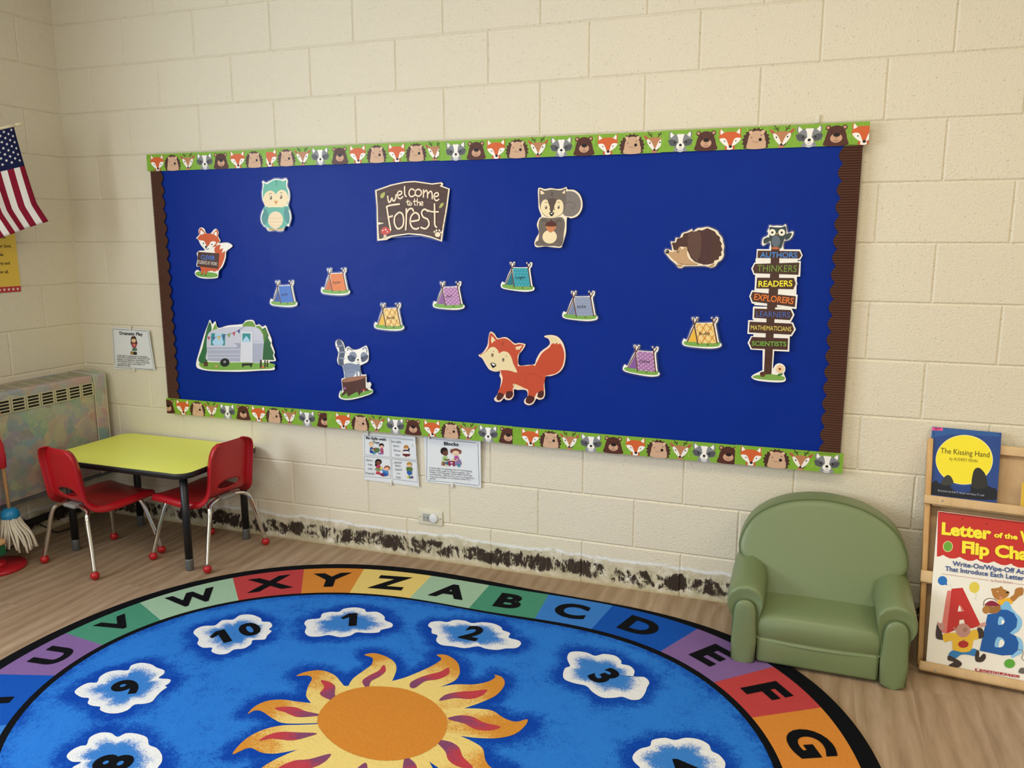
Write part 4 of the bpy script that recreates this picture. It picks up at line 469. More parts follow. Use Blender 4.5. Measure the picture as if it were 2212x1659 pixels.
'chart':([0.0,0.0],[['p','C4302A',0,[225,5287,2704,5343,3784,5353,3830,3844,3411,3859,3256,3938,3107,3877,2925,3863,2635,3822,2494,3860,2429,3911,2293,3834,2169,3822,2024,3869,1943,3901,1790,3815,1663,3817,1550,3843,1458,3891,1343,3817,1215,3795,1066,3834,966,3882,824,3803,677,3787,559,3823,482,3869,379,3802,294,3778]],['t','F8E83A','Letter',[381,4528,1823,4580],418,2],['t','F8E83A','of the',[1900,4675,2562,4702],172,2],['t','F8E83A','Week',[2622,4596,3671,4627],403,2],['t','F8E83A','Flip Chart',[1014,4013,3323,4095],411,2],['p','EFD8A0',1,[742,4190,728,4097,679,4022,608,3986,532,3998,474,4055,448,4142,462,4235,511,4310,583,4346,658,4334,716,4276]],['p','68A838',1,[723,4187,711,4103,668,4037,606,4005,541,4016,490,4067,468,4145,479,4229,522,4296,584,4328,650,4316,700,4265]],['t','34508E','Write-On/Wipe-Off Activities',[771,3563,3361,3656],155,1],['t','34508E','That Introduce Each Letter',[566,3362,2811,3434],155,1],['s','B0605A',0,14,[492,3242,1848,3270]],['s','B0605A',0,13,[2557,3296,3440,3315]],['t','B0605A','by Kama Einhorn',[1897,3248,2520,3278],75,0],['p','1E70C0',1,[652,3046,639,2969,593,2905,526,2873,456,2880,402,2926,378,2997,392,3075,438,3139,505,3171,575,3163,629,3117]],['p','1E70C0',1,[474,2904,664,2898,629,3042]],['s','C0C8D0',1,10,[694,2935,736,2915,761,2919,805,2863]],['p','E0CE50',1,[1590,2998,1576,2907,1527,2833,1456,2796,1382,2806,1324,2860,1299,2945,1313,3036,1362,3110,1434,3147,1508,3136,1565,3082]],['p','E0CE50',1,[1339,2879,1497,2782,1575,2941]],['s','C8C4B0',1,10,[1498,2773,1520,2678,1476,2616,1534,2573]],['p','D87A72',0,[681,2725,802,2747,757,1340,579,1345,653,2446]],['p','C22E2A',0,[798,2809,1110,2898,1704,1801,1450,1647,1263,1692,748,1338]],['p','F4F2EC',0,[1046,2312,1022,2110,1205,2156]],['p','D87A72',0,[1062,2357,1204,2166,1123,2136]],['p','F4F2EC',0,[1090,1843,1213,1888,1263,1692,1091,1636]],['p','F4F2EC',1,[1722,2524,1787,2660,1893,2701,2021,2684,2080,2593,1765,2429]],['s','7A6A4A',1,27,[1746,2436,1755,2592,1875,2694,2020,2694,2141,2625]],['p','7ABBEA',1,[2192,2532,2359,2727,2472,2627,2538,2395,2237,2377]],['p','B07838',1,[1953,2898,1991,3028,2176,3093,2377,3028,2433,2987,2387,2855,2251,2748,2092,2697,1997,2782]],['p','B07838',1,[2013,2995,2001,2955,1969,2934,1936,2943,1920,2978,1931,3018,1963,3040,1997,3030]],['p','B07838',1,[2237,3098,2226,3058,2194,3037,2160,3046,2144,3081,2156,3121,2187,3143,2221,3133]],['p','201814',1,[2422,2989,2411,2964,2382,2949,2351,2952,2337,2973,2348,2998,2378,3013,2408,3009]],['p','D88A80',1,[2158,2792,2237,2823,2232,2755,2179,2739]],['p','F4F2EA',1,[2119,2959,2115,2946,2104,2938,2093,2941,2087,2953,2091,2967,2102,2975,2114,2971]],['p','EBB42E',1,[2112,2660,2338,2785,2442,2825,2536,2741,2507,2633,2360,2707,2227,2539]],['p','B07838',1,[2460,2828,2560,2949,2602,3141,2792,3206,2804,2995,2703,2915,2555,2724]],['p','8A1E3A',1,[1782,2443,1864,2592,2005,2640,2154,2566,2193,2512]],['p','9A6A34',1,[1781,2453,1999,2454,2192,2522,2222,2333,2101,2259,1885,2247]],['p','B07838',1,[1917,2336,1908,2272,1874,2221,1825,2194,1774,2201,1734,2238,1717,2297,1726,2360,1760,2412,1810,2438,1861,2431,1900,2394]],['p','88C2EE',1,[2485,2405,2664,2359,2794,2243,2831,2049,2747,1830,2632,1696,2830,1606,2903,1401,2888,1198,2773,1084,2563,1068]],['p','1458A8',0,[1871,2183,2135,2276,2235,2408,2412,2432,2593,2365,2701,2184,2688,1939,2516,1722,2687,1657,2776,1475,2764,1232,2633,1064,2356,983,1719,998]],['p','88C2EE',1,[2196,2165,2303,2166,2354,2054,2298,1952,2178,1927]],['p','F4F2EC',1,[2276,2079,2325,2089,2355,2044,2315,1961,2276,1953]],['p','88C2EE',1,[2173,1510,2324,1521,2392,1414,2340,1252,2131,1218]],['p','F4F2EC',1,[2266,1448,2345,1455,2389,1373,2322,1248,2238,1230]],['p','3A2C28',1,[440,1442,467,1593,570,1468,619,1312,696,1141,462,1133]],['p','C09088',1,[453,1653,559,1633,631,1678,672,1489,593,1410,512,1498]],['p','3A2C28',1,[1611,1690,1737,1706,1809,1577,1791,1431,1648,1391]],['p','D09A90',1,[1601,1709,1709,1864,1824,1918,1847,1830,1717,1742]],['p','E8BC34',1,[657,1299,1003,1422,1136,1377,1388,1470,1453,1586,1616,1619,1659,1362,1536,1296,1491,1000,1371,882,1135,832,966,867,911,1144,711,1061]],['p','C09086',1,[1417,1579,1397,1464,1328,1368,1229,1318,1125,1326,1044,1391,1010,1495,1030,1611,1099,1707,1200,1757,1303,1748,1383,1683]],['p','C09086',0,[918,1580,992,1585,980,1490]],['p','A8786E',1,[1344,1584,1336,1546,1311,1514,1276,1496,1239,1499,1210,1520,1198,1555,1206,1593,1230,1626,1266,1643,1303,1640,1331,1619]],['p','B02820',1,[1399,1134,1382,1073,1331,1020,1258,989,1182,988,1125,1018,1101,1071,1117,1132,1169,1185,1243,1216,1318,1216,1375,1186]],['s','3A6A30',0,19,[1238,1223,1264,1249]],['p','2E7CC0',1,[849,688,968,847,1227,841,1424,904,1509,1014,1627,1009,1613,812,1376,802,1196,753,1075,624,927,633]],['p','3A2C28',1,[851,657,1039,616,1249,498,1149,344,881,345,1011,487,846,512]],['p','3A2C28',1,[1604,800,1637,1001,1712,966,1723,785,1823,919,1896,904,1895,782,1803,661,1641,646]],['p','5CA83A',1,[2711,811,2696,737,2645,675,2574,640,2500,643,2443,681,2419,746,2435,820,2486,882,2558,917,2632,914,2688,875]],['s','6A6A60',1,15,[2762,1261,2885,1258,2909,1143,2881,1017,2973,938]],['p','6A6460',1,[2832,648,2898,723,3020,710,3028,573,2838,550]],['p','A83238',0,[1628,424,2851,478,2855,399,1633,344]],['t','E4C8C4','SCHOLASTIC',[1814,344,2837,407],72,0],['p','EEE4E0',0,[1674,414,1755,418,1758,372,1677,366]]]),
'tent':([3.0934,1.0756],[['p','F4F2EA',1,[-716,-429,-656,-249,-543,-278,-412,97,-318,330,-394,473,-396,548,-306,535,-274,461,-237,562,-167,543,-191,418,-229,354,371,395,296,537,335,580,415,492,464,584,553,566,539,421,483,316,559,-33,631,-321,716,-401,672,-515,351,-584,-181,-574,-596,-530]],['p','76A84A',1,[-662,-427,-602,-352,-395,-356,583,-332,660,-412,590,-490,227,-531,-265,-528,-555,-498]],['p','FLAP',0,[-291,164,-181,-364,-498,-365]],['p','PANEL',0,[-256,320,381,354,545,-367,-138,-408]],['pat'],['s','5A3220',0,41,[-194,513,-527,-354]],['s','5A3220',0,41,[-354,516,-137,-438]],['s','5A3220',0,41,[345,539,561,-374]],['s','5A3220',0,37,[494,536,383,300]],['p','6A4028',1,[256,-438,247,-456,224,-464,201,-458,191,-440,199,-422,222,-414,245,-420]],['p','C89060',1,[458,-412,449,-424,426,-430,403,-426,393,-415,402,-403,424,-397,448,-401]],['name']]),
'_tents':[('Jude',[1.2539,1.1762],0,'3E70C4','2C54A6','4C7CCE',''),('Ryder',[1.5244,1.2343],0,'DE7A34','C8622A','E88A48',''),('Sunny',[1.7826,1.0896],0,'F0CC78','E6B83C','C8863A','plaid'),('Ari',[2.0634,1.1866],0,'A874A8','8A5A9C','D2A8CE','gingham'),('Logan',[2.3678,1.269],-3,'2C98A8','1E6E82','6CBAC4','dots'),('Isla',[2.6248,1.1599],-1,'8C98B4','7884A6','A4AEC4','dots'),('Olive',[2.874,0.9571],-5,'A070A4','80559A','CCA2CC','gingham'),('Ruby',[3.0946,1.0728],0,'F0CC78','E8B83A','C8863A','plaid')],
'_panel':[[-256,319],[381,354],[545,-367],[-138,-409]],
'_name':[[-84,-92],[257,-66]],
'_top':[(3.6005,'fox'),(3.5135,'bear'),(3.4276,'raccoon'),(3.3383,'deer'),(3.2533,'hedgehog'),(3.1634,'fox'),(3.0796,'bear'),(2.9893,'raccoon'),(2.8969,'deer'),(2.813,'hedgehog'),(2.7205,'fox'),(2.6295,'bear'),(2.5404,'raccoon'),(2.4476,'deer'),(2.3625,'hedgehog'),(2.2739,'fox'),(2.1894,'bear'),(2.1015,'raccoon'),(2.0098,'deer'),(1.9268,'hedgehog'),(1.8382,'fox'),(1.7457,'hedgehog'),(1.6559,'fox'),(1.5689,'bear'),(1.4736,'raccoon'),(1.3858,'deer'),(1.3036,'hedgehog'),(1.2152,'fox'),(1.1351,'hedgehog'),(1.0463,'fox'),(0.9559,'bear'),(0.8667,'raccoon'),(0.7733,'deer'),(0.6862,'hedgehog'),(0.5977,'fox')],
'_bot':[(0.5498,'bear'),(0.6401,'fox'),(0.729,'hedgehog'),(0.8112,'deer'),(0.9029,'raccoon'),(0.9931,'bear'),(1.0794,'fox'),(1.1669,'hedgehog'),(1.2505,'deer'),(1.3452,'raccoon'),(1.4383,'bear'),(1.5346,'fox'),(1.6246,'hedgehog'),(1.7061,'deer'),(1.7977,'raccoon'),(1.8833,'bear'),(1.9741,'fox'),(2.0634,'hedgehog'),(2.1426,'deer'),(2.2331,'raccoon'),(2.322,'bear'),(2.4194,'fox'),(2.5071,'hedgehog'),(2.5873,'deer'),(2.6758,'raccoon'),(2.7665,'bear'),(2.8554,'fox'),(2.9463,'hedgehog'),(3.0302,'deer'),(3.1195,'raccoon'),(3.2088,'bear'),(3.2914,'fox'),(3.3839,'hedgehog'),(3.4681,'deer'),(3.5571,'raccoon')],
'_rug':{'outer': [[951,-1310],[945,-1097],[973,-886],[1043,-741],[1084,-580],[1261,-393],[1436,-268],[1588,-200],[1840,-133],[1976,-123],[2325,-144],[2645,-160],[2950,-178],[3096,-216],[3247,-266],[3519,-468],[3583,-556],[3653,-704],[3703,-824],[3732,-903]],'cout': [[1003,-1350],[1003,-1089],[1066,-803],[1129,-630],[1244,-480],[1480,-305],[1720,-211],[1952,-169],[2027,-182],[2292,-177],[2548,-185],[2815,-186],[3148,-273],[3425,-455],[3564,-659],[3673,-925]],'cin': [[1392,-1651],[1282,-1509],[1212,-1319],[1194,-1110],[1246,-890],[1288,-809],[1409,-650],[1607,-512],[1788,-440],[2037,-403],[2295,-401],[2562,-402],[2786,-403],[3050,-484],[3253,-619],[3389,-778],[3471,-998]],'rin': [[1428,-1654],[1328,-1539],[1259,-1407],[1218,-1250],[1220,-1121],[1304,-832],[1426,-660],[1624,-525],[1805,-453],[2044,-417],[2308,-416],[2606,-421],[2793,-431],[3049,-511],[3247,-634],[3367,-795],[3446,-1007]],'div': [[[1039,-1378],[1212,-1319]],[[1003,-1089],[1194,-1110]],[[1066,-803],[1246,-890]],[[1244,-480],[1409,-650]],[[1480,-305],[1607,-512]],[[1720,-211],[1788,-440]],[[2027,-182],[2037,-398]],[[2291,-176],[2295,-401]],[[2548,-186],[2562,-403]],[[2815,-186],[2786,-403]],[[3148,-272],[3050,-483]],[[3425,-455],[3253,-619]],[[3564,-659],[3389,-778]]],'sunL': [[2197,-1373],[2147,-1413],[2105,-1425],[2057,-1419],[2033,-1459],[2022,-1413],[2026,-1366],[2048,-1325],[2081,-1297],[2126,-1278],[2124,-1272],[2074,-1287],[2030,-1277],[1979,-1258],[1955,-1262],[1947,-1284],[1942,-1243],[1959,-1205],[1999,-1183],[2047,-1177],[2094,-1169],[2056,-1140],[2030,-1090],[2016,-1048],[1991,-1036],[1958,-1051],[1972,-1019],[2014,-993],[2069,-1002],[2114,-1032],[2136,-1048],[2150,-1045],[2141,-1001],[2149,-943],[2153,-903],[2134,-864],[2098,-856],[2121,-834],[2168,-838],[2216,-862],[2247,-903],[2259,-965]],'sunR': [[2268,-971],[2299,-935],[2333,-874],[2353,-826],[2358,-789],[2331,-770],[2366,-760],[2419,-792],[2453,-850],[2457,-901],[2428,-950],[2470,-919],[2523,-900],[2561,-868],[2573,-835],[2564,-823],[2594,-828],[2617,-866],[2615,-930],[2587,-983],[2548,-1034],[2588,-1021],[2634,-1016],[2681,-1040],[2720,-1045],[2748,-1022],[2752,-1057],[2737,-1104],[2700,-1137],[2649,-1156],[2591,-1166]],'flames': [[[2064,-1383],[2069,-1354],[2094,-1327],[2144,-1311],[2198,-1296],[2184,-1319],[2150,-1350],[2092,-1362]],[[2006,-1233],[2023,-1216],[2061,-1205],[2103,-1212],[2158,-1212],[2134,-1231],[2095,-1247],[2048,-1239]],[[2049,-1048],[2077,-1045],[2111,-1061],[2134,-1100],[2166,-1135],[2128,-1132],[2090,-1116],[2082,-1079]],[[2193,-891],[2218,-923],[2217,-961],[2205,-998],[2219,-1039],[2196,-1026],[2176,-1001],[2182,-965],[2195,-931]],[[2405,-834],[2422,-871],[2404,-911],[2369,-937],[2356,-984],[2337,-982],[2329,-952],[2354,-905],[2389,-868]],[[2575,-914],[2574,-949],[2547,-981],[2498,-994],[2460,-1023],[2464,-985],[2500,-954],[2538,-936]],[[2524,-1101],[2549,-1074],[2588,-1066],[2632,-1081],[2687,-1085],[2663,-1113],[2620,-1121],[2582,-1107]]],'disc': [[2165,-1245],[2140,-1169],[2149,-1092],[2193,-1039],[2253,-1012],[2338,-1001],[2432,-1028],[2497,-1073],[2528,-1113],[2548,-1171],[2546,-1234],[2517,-1291],[2466,-1331],[2403,-1347],[2318,-1339],[2234,-1302]],'clouds': {'10': ([[1434,-930],[1421,-898],[1434,-872],[1468,-855],[1465,-812],[1500,-794],[1501,-755],[1540,-737],[1591,-750],[1612,-770],[1642,-764],[1670,-787],[1674,-812],[1692,-821],[1698,-855],[1707,-882],[1671,-900],[1683,-925],[1680,-960],[1652,-979],[1649,-1009],[1624,-1024],[1588,-1017],[1571,-994],[1542,-1005],[1504,-990],[1482,-958]],[[1579,-878]]),'1': ([[1769,-729],[1765,-698],[1800,-674],[1788,-639],[1807,-615],[1839,-603],[1843,-573],[1879,-548],[1921,-550],[1939,-567],[1978,-553],[2022,-577],[2039,-604],[2076,-617],[2089,-645],[2063,-676],[2064,-696],[2027,-715],[1989,-723],[1980,-752],[1952,-775],[1904,-775],[1880,-796],[1844,-807],[1812,-788],[1794,-752]],[[1912,-647]]),'2': ([[2211,-589],[2208,-559],[2236,-540],[2265,-538],[2283,-513],[2322,-505],[2355,-514],[2388,-494],[2433,-490],[2469,-507],[2482,-526],[2515,-538],[2522,-571],[2563,-579],[2579,-601],[2572,-633],[2539,-648],[2514,-668],[2472,-673],[2442,-667],[2404,-695],[2360,-697],[2317,-702],[2286,-679],[2275,-643],[2248,-635],[2233,-605]],[[2388,-585]]),'3': ([[2757,-628],[2758,-596],[2785,-581],[2816,-580],[2845,-591],[2870,-568],[2911,-567],[2937,-594],[2942,-613],[2972,-616],[2993,-644],[2997,-676],[3030,-669],[3051,-694],[3050,-727],[3050,-763],[3042,-801],[3017,-814],[2988,-807],[2963,-822],[2928,-832],[2892,-811],[2866,-785],[2831,-783],[2794,-774],[2778,-751],[2771,-705],[2783,-685],[2767,-656]],[[2906,-706]]),'4': ([[3079,-1080],[3091,-1048],[3115,-1025],[3116,-996],[3148,-973],[3177,-974],[3203,-953],[3240,-947],[3270,-962],[3281,-989],[3302,-999],[3321,-1026],[3323,-1052],[3324,-1097],[3302,-1142],[3262,-1180],[3214,-1210],[3168,-1203],[3135,-1190],[3110,-1162],[3112,-1135],[3084,-1106]],[[3217,-1090]]),'9': ([[1358,-1374],[1346,-1349],[1351,-1317],[1376,-1305],[1358,-1277],[1357,-1246],[1379,-1224],[1412,-1212],[1398,-1185],[1415,-1160],[1456,-1156],[1488,-1166],[1524,-1171],[1541,-1190],[1544,-1216],[1585,-1209],[1599,-1230],[1597,-1245],[1610,-1250],[1610,-1272],[1617,-1302],[1626,-1330],[1614,-1347],[1588,-1362],[1591,-1391],[1577,-1414],[1547,-1425],[1511,-1420],[1499,-1407],[1470,-1411],[1446,-1405],[1427,-1383],[1401,-1387]],[[1490,-1294]]),'8': ([[1607,-1624],[1597,-1598],[1604,-1575],[1616,-1565],[1596,-1536],[1606,-1508],[1637,-1499],[1669,-1507],[1678,-1485],[1708,-1476],[1751,-1480],[1782,-1505],[1813,-1509],[1848,-1527],[1872,-1552],[1881,-1577],[1896,-1600],[1885,-1623],[1861,-1645],[1825,-1663],[1782,-1674],[1741,-1680],[1696,-1673],[1663,-1657],[1667,-1629],[1641,-1636]],[[1751,-1602]])}},
}
# ------------------------------------------------------------------ room shell
RX, RY, RH = 7.2, -7.0, 2.85      # right wall x, rear wall y, ceiling height
BL, BH, Z0 = 0.4064, 0.2032, 0.181
JW, JD = 0.0062, 0.0044
def block_wall(mb, length, joint_x, place, top, skip=None):
    """running-bond block wall: place(s, d, z) -> 3-D, s along the wall, d depth behind the face"""
    k = 0
    while True:
        z0 = 0 if k == 0 else Z0 + BH*(k-1); z1 = min(Z0 + BH*k, top)
        if z0 >= top: break
        js = [0.0] + [j for j in joint_x(k) if 0.02 < j < length - 0.02] + [length]
        for a, b in zip(js, js[1:]):
            zc0 = z0 + (JW if k else 0); zc1 = z1 - (JW if z1 < top else 0)
            ja, jb = (JW if a > 0 else -0.012), (JW if b < length else 0.001)
            cuts = [(a, b)]
            if skip: 
                cuts = []
                s0, s1, y0, y1 = skip
                if z1 <= y0 + .01 or z0 >= y1 - .01 or b <= s0 or a >= s1: cuts = [(a, b)]
                else:
                    if a < s0: cuts.append((a, s0))
                    if b > s1: cuts.append((s1, b))
            for p, q in cuts:
                o = [mb.vert(place(p, JD, z0)), mb.vert(place(q, JD, z0)), mb.vert(place(q, JD, z1)), mb.vert(place(p, JD, z1))]
                i = [mb.vert(place(p+ja, 0, zc0)), mb.vert(place(q-jb, 0, zc0)), mb.vert(place(q-jb, 0, zc1)), mb.vert(place(p+ja, 0, zc1))]
                for t in range(4): mb.face((o[t], o[(t+1) % 4], i[(t+1) % 4], i[t]))
                mb.face(i)
        k += 1
mb = MB()
block_wall(mb, RX, lambda k: [1.011 + BL*i for i in range(-4, 20)] if k % 2 == 0 else [1.022 + BL*(i+.5) for i in range(-4, 20)], lambda s, d, z: (s, d, z), RH)
struct(mb.build('wall_back', M['wall']))
mb = MB()
WIN = (1.5, 4.4, 0.99, 2.21)
block_wall(mb, -RY, lambda k: [BL*i for i in range(1, 20)] if k % 2 == 0 else [0.203 + BL*i for i in range(20)], lambda s, d, z: (-d, -s, z), RH, WIN)
wl = struct(mb.build('wall_left', M['wall'])); fixn(wl)
mb = MB(); mb.poly([(0, RY, 0), (0, RY, RH), (RX, RY, RH), (RX, RY, 0)]); struct(mb.build('wall_rear', M['wall']))
mb = MB(); mb.poly([(RX, 0, 0), (RX, RY, 0), (RX, RY, RH), (RX, 0, RH)]); struct(mb.build('wall_right', M['wall']))
mb = MB(); mb.poly([(-.3, RY, 0), (RX, RY, 0), (RX, .02, 0), (-.3, .02, 0)]); struct(mb.build('floor', M['floor']))
mb = MB(); mb.poly([(-.3, RY, RH), (-.3, .02, RH), (RX, .02, RH), (RX, RY, RH)]); struct(mb.build('ceiling', M['ceiling']))
mb = MB()
mb.box(-.09, .0, -1.55, -1.5, .99, 2.21); mb.box(-.09, .0, -4.4, -4.35, .99, 2.21); mb.box(-.09, .03, -4.4, -1.5, .95, .99); mb.box(-.09, .0, -4.35, -1.55, 2.16, 2.21); mb.box(-.06, -.02, -2.97, -2.93, .99, 2.16)
w1 = struct(mb.build('window_1', M['window_frame']))

mb = MB()
mb.box(.70, 4.10, -6.99, -6.90, .58, .64); mb.box(.70, 4.10, -6.99, -6.90, 2.16, 2.22); mb.box(.70, .76, -6.99, -6.90, .64, 2.16); mb.box(4.04, 4.10, -6.99, -6.90, .64, 2.16)
struct(mb.build('rear_fill_frame', M['window_frame']))  # unseen frame added on the closed rear wall around the fill light

# ------------------------------------------------------------------ bulletin board
BX0, BX1, BZ0, BZ1 = 0.546, 3.606, 0.578, 1.800
BYF = -0.030
def bulge(x, z):   # slow ripple of the backing paper
    return 0.0015*math.sin(x*5.1+z*3) + 0.0012*math.sin(x*2.3-z*6)
mb = MB(); n, m_ = 60, 26
mb.smooth = True
g = [[mb.vert((BX0+.01+(BX1-BX0-.02)*i/n, BYF - bulge(BX0+(BX1-BX0)*i/n, j*.047), BZ0+.01+(BZ1-BZ0-.02)*j/m_)) for i in range(n+1)] for j in range(m_+1)]
for j in range(m_):
    for i in range(n): mb.face((g[j][i], g[j][i+1], g[j+1][i+1], g[j+1][i]))
mb.smooth = False; mb.m = 1
mb.box(BX0+.002, BX1-.002, BYF+.004, -.0005, BZ0+.002, BZ1-.002)
board = tag(mb.build('bulletin_board', [M['blue'], M['board_edge']]), 'long wall bulletin board covered in royal blue paper', 'bulletin board')
# corrugated side trims with a scalloped inner edge
def trim(x_out, sgn, z0, z1):
    mb = MB(); mb.smooth = True; rows = 1000; pitch = 0.0575; cor = 0.0086
    prev = None
    for r in range(rows+1):
        z = z0 + (z1-z0)*r/rows
        ph = (z/pitch) % 1.0
        wd = 0.058 + 0.0145*abs(math.sin(PI*ph))
        d = 0.0055 + 0.0030*math.sin(2*PI*z/cor)
        cur = [mb.vert((x_out, BYF - d, z)), mb.vert((x_out + sgn*wd*.5, BYF - d - .0015, z)), mb.vert((x_out + sgn*wd, BYF - d - .001, z))]
        if prev:
            for k in range(2):
                q = (prev[k], prev[k+1], cur[k+1], cur[k]); mb.face(q if sgn > 0 else q[::-1])
        prev = cur
    return mb.build('corrugated_trim', M['corr'], board)
trim(BX0+.006, 1, BZ0+.07, BZ1-.07); trim(BX1-.006, -1, BZ0+.07, BZ1-.07)
# printed border strips with animal heads
def critter(s, kind, x, z):
    u = 0.0755/170
    def q(t): return [(x + a*u, z + b*u) for a, b in t]
    P = lambda col, t, sm=1: s.poly(q(t), col, sm)
    E = lambda col, a, b, rx, ry: s.ell(x+a*u, z+b*u, rx*u, ry*u, col, 14)
    St = lambda col, t, w: s.stroke(q(t), w*u, col)
    if kind == 'fox':
        P('C85A2E', [(-35, 2), (-30, 34), (0, 44), (32, 34), (38, 2)]); P('F2EFE8', [(-20, 2), (-16, 28), (2, 34), (20, 28), (22, 2)])
        for sg in (-1, 1): P('D2622F', [(sg*78, 162), (sg*84, 128), (sg*70, 104), (sg*34, 118), (sg*52, 140)]); P('F4F2EC', [(sg*72, 158), (sg*76, 128), (sg*64, 112), (sg*38, 120), (sg*56, 142)])
        P('D2622F', [(-90, 98), (-70, 118), (-40, 134), (0, 138), (40, 134), (70, 118), (92, 98), (80, 88), (84, 74), (60, 52), (8, 20), (-56, 52), (-82, 74), (-78, 88)])
        P('F4F2EC', [(-80, 84), (-50, 90), (-28, 78), (-4, 26), (10, 20), (-2, 30), (-14, 22), (-40, 36), (-68, 60)]); P('F4F2EC', [(84, 84), (54, 90), (32, 78), (14, 26), (8, 20), (20, 26), (44, 38), (72, 60)])
        E('17120F', 6, 24, 12, 11); E('17120F', -40, 66, 5, 5); E('17120F', 46, 66, 5, 5)
    elif kind == 'hedgehog':
        t = []
        for k in range(27):
            a = PI*(-.16 + 1.32*k/26); rr = 1.08 if k % 2 else 1.24
            t.append((-2 + 88*rr*math.cos(a), 58 + 84*rr*math.sin(a)))
        P('4A2A22', t + [(-84, 2), (82, 2)], 0)
        P('CFAA8C', [(-64, 2), (-66, 50), (-54, 104), (-28, 130), (4, 136), (36, 128), (60, 100), (68, 50), (66, 2)])
        for sg in (-1, 1): E('DDB89C', sg*46+2, 126, 14, 14)
        P('CFAA8C', [(58, 70), (74, 50), (72, 28), (60, 34)])
        E('17120F', 30, 68, 13, 13); E('3A2A22', -36, 86, 4, 5); E('3A2A22', 36, 100, 4, 5); St('8A6A50', [(-26, 58), (-14, 50), (0, 52), (16, 46)], 3)
    elif kind == 'deer':
        P('C08060', [(-22, 2), (-14, 30), (14, 30), (18, 2)])
        for sg in (-1, 1):
            St('3A2A20', [(sg*24, 120), (sg*40, 146), (sg*58, 168)], 6); St('3A2A20', [(sg*38, 142), (sg*58, 146)], 5); St('3A2A20', [(sg*32, 132), (sg*26, 156)], 5)
            P('B85A42', [(sg*92, 142), (sg*70, 134), (sg*52, 112), (sg*64, 104), (sg*84, 120)])
        P('B98058', [(-66, 108), (-30, 122), (0, 124), (30, 122), (66, 108), (60, 70), (20, 28), (4, 16), (-14, 28), (-56, 70)])
        P('F2EEE6', [(-66, 106), (-50, 108), (-26, 84), (-2, 34), (2, 18), (-14, 22), (-44, 52), (-62, 84)]); P('F2EEE6', [(66, 106), (52, 108), (28, 84), (6, 34), (2, 18), (16, 20), (48, 52), (64, 84)])
        E('17120F', -2, 24, 10, 9); E('17120F', -40, 80, 6, 6); E('17120F', 42, 82, 6, 6); St('17120F', [(10, 20), (22, 20), (32, 32)], 6)
    elif kind == 'raccoon':
        P('8E9096', [(-50, 2), (-34, 36), (34, 36), (52, 2)]); E('C4C8CE', 2, 8, 26, 14)
        for sg in (-1, 1): P('7C7F86', [(sg*84, 158), (sg*92, 120), (sg*70, 96), (sg*40, 116), (sg*56, 138)]); P('F4F2EC', [(sg*78, 152), (sg*82, 120), (sg*66, 106), (sg*46, 118), (sg*60, 138)])
        P('83868C', [(-84, 92), (-60, 122), (-28, 136), (0, 138), (30, 136), (62, 122), (88, 92), (100, 70), (88, 66), (92, 52), (60, 42), (0, 36), (-58, 42), (-88, 52), (-84, 66), (-96, 70)])
        P('F4F2EC', [(-28, 134), (0, 136), (30, 134), (22, 104), (14, 60), (-10, 60), (-18, 104)])
        for sg in (-1, 1): P('54565C', [(sg*96, 92), (sg*64, 96), (sg*30, 82), (sg*24, 56), (sg*44, 44), (sg*78, 50), (sg*90, 66)]); E('17120F', sg*46, 72, 7, 8)
        P('F4F2EC', [(-32, 40), (-24, 62), (0, 72), (26, 62), (34, 40), (22, 20), (0, 14), (-20, 20)]); E('17120F', 2, 50, 12, 11); St('55504A', [(-10, 30), (2, 26), (14, 30)], 3)
    else:
        P('512A20', [(-80, 2), (-78, 50), (-64, 104), (-40, 138), (0, 150), (42, 138), (66, 104), (80, 50), (82, 2)])
        for sg in (-1, 1): E('512A20', sg*58, 134, 20, 20); E('C99A7E', sg*60, 136, 11, 11)
        E('512A20', 0, 110, 48, 40); E('CDA184', 2, 56, 44, 34); E('17120F', 4, 80, 25, 15); E('1E120E', -34, 104, 5, 5); E('1E120E', 38, 104, 5, 5); St('5A3A2A', [(2, 66), (2, 44)], 3); St('5A3A2A', [(-16, 40), (2, 34), (20, 40)], 3)
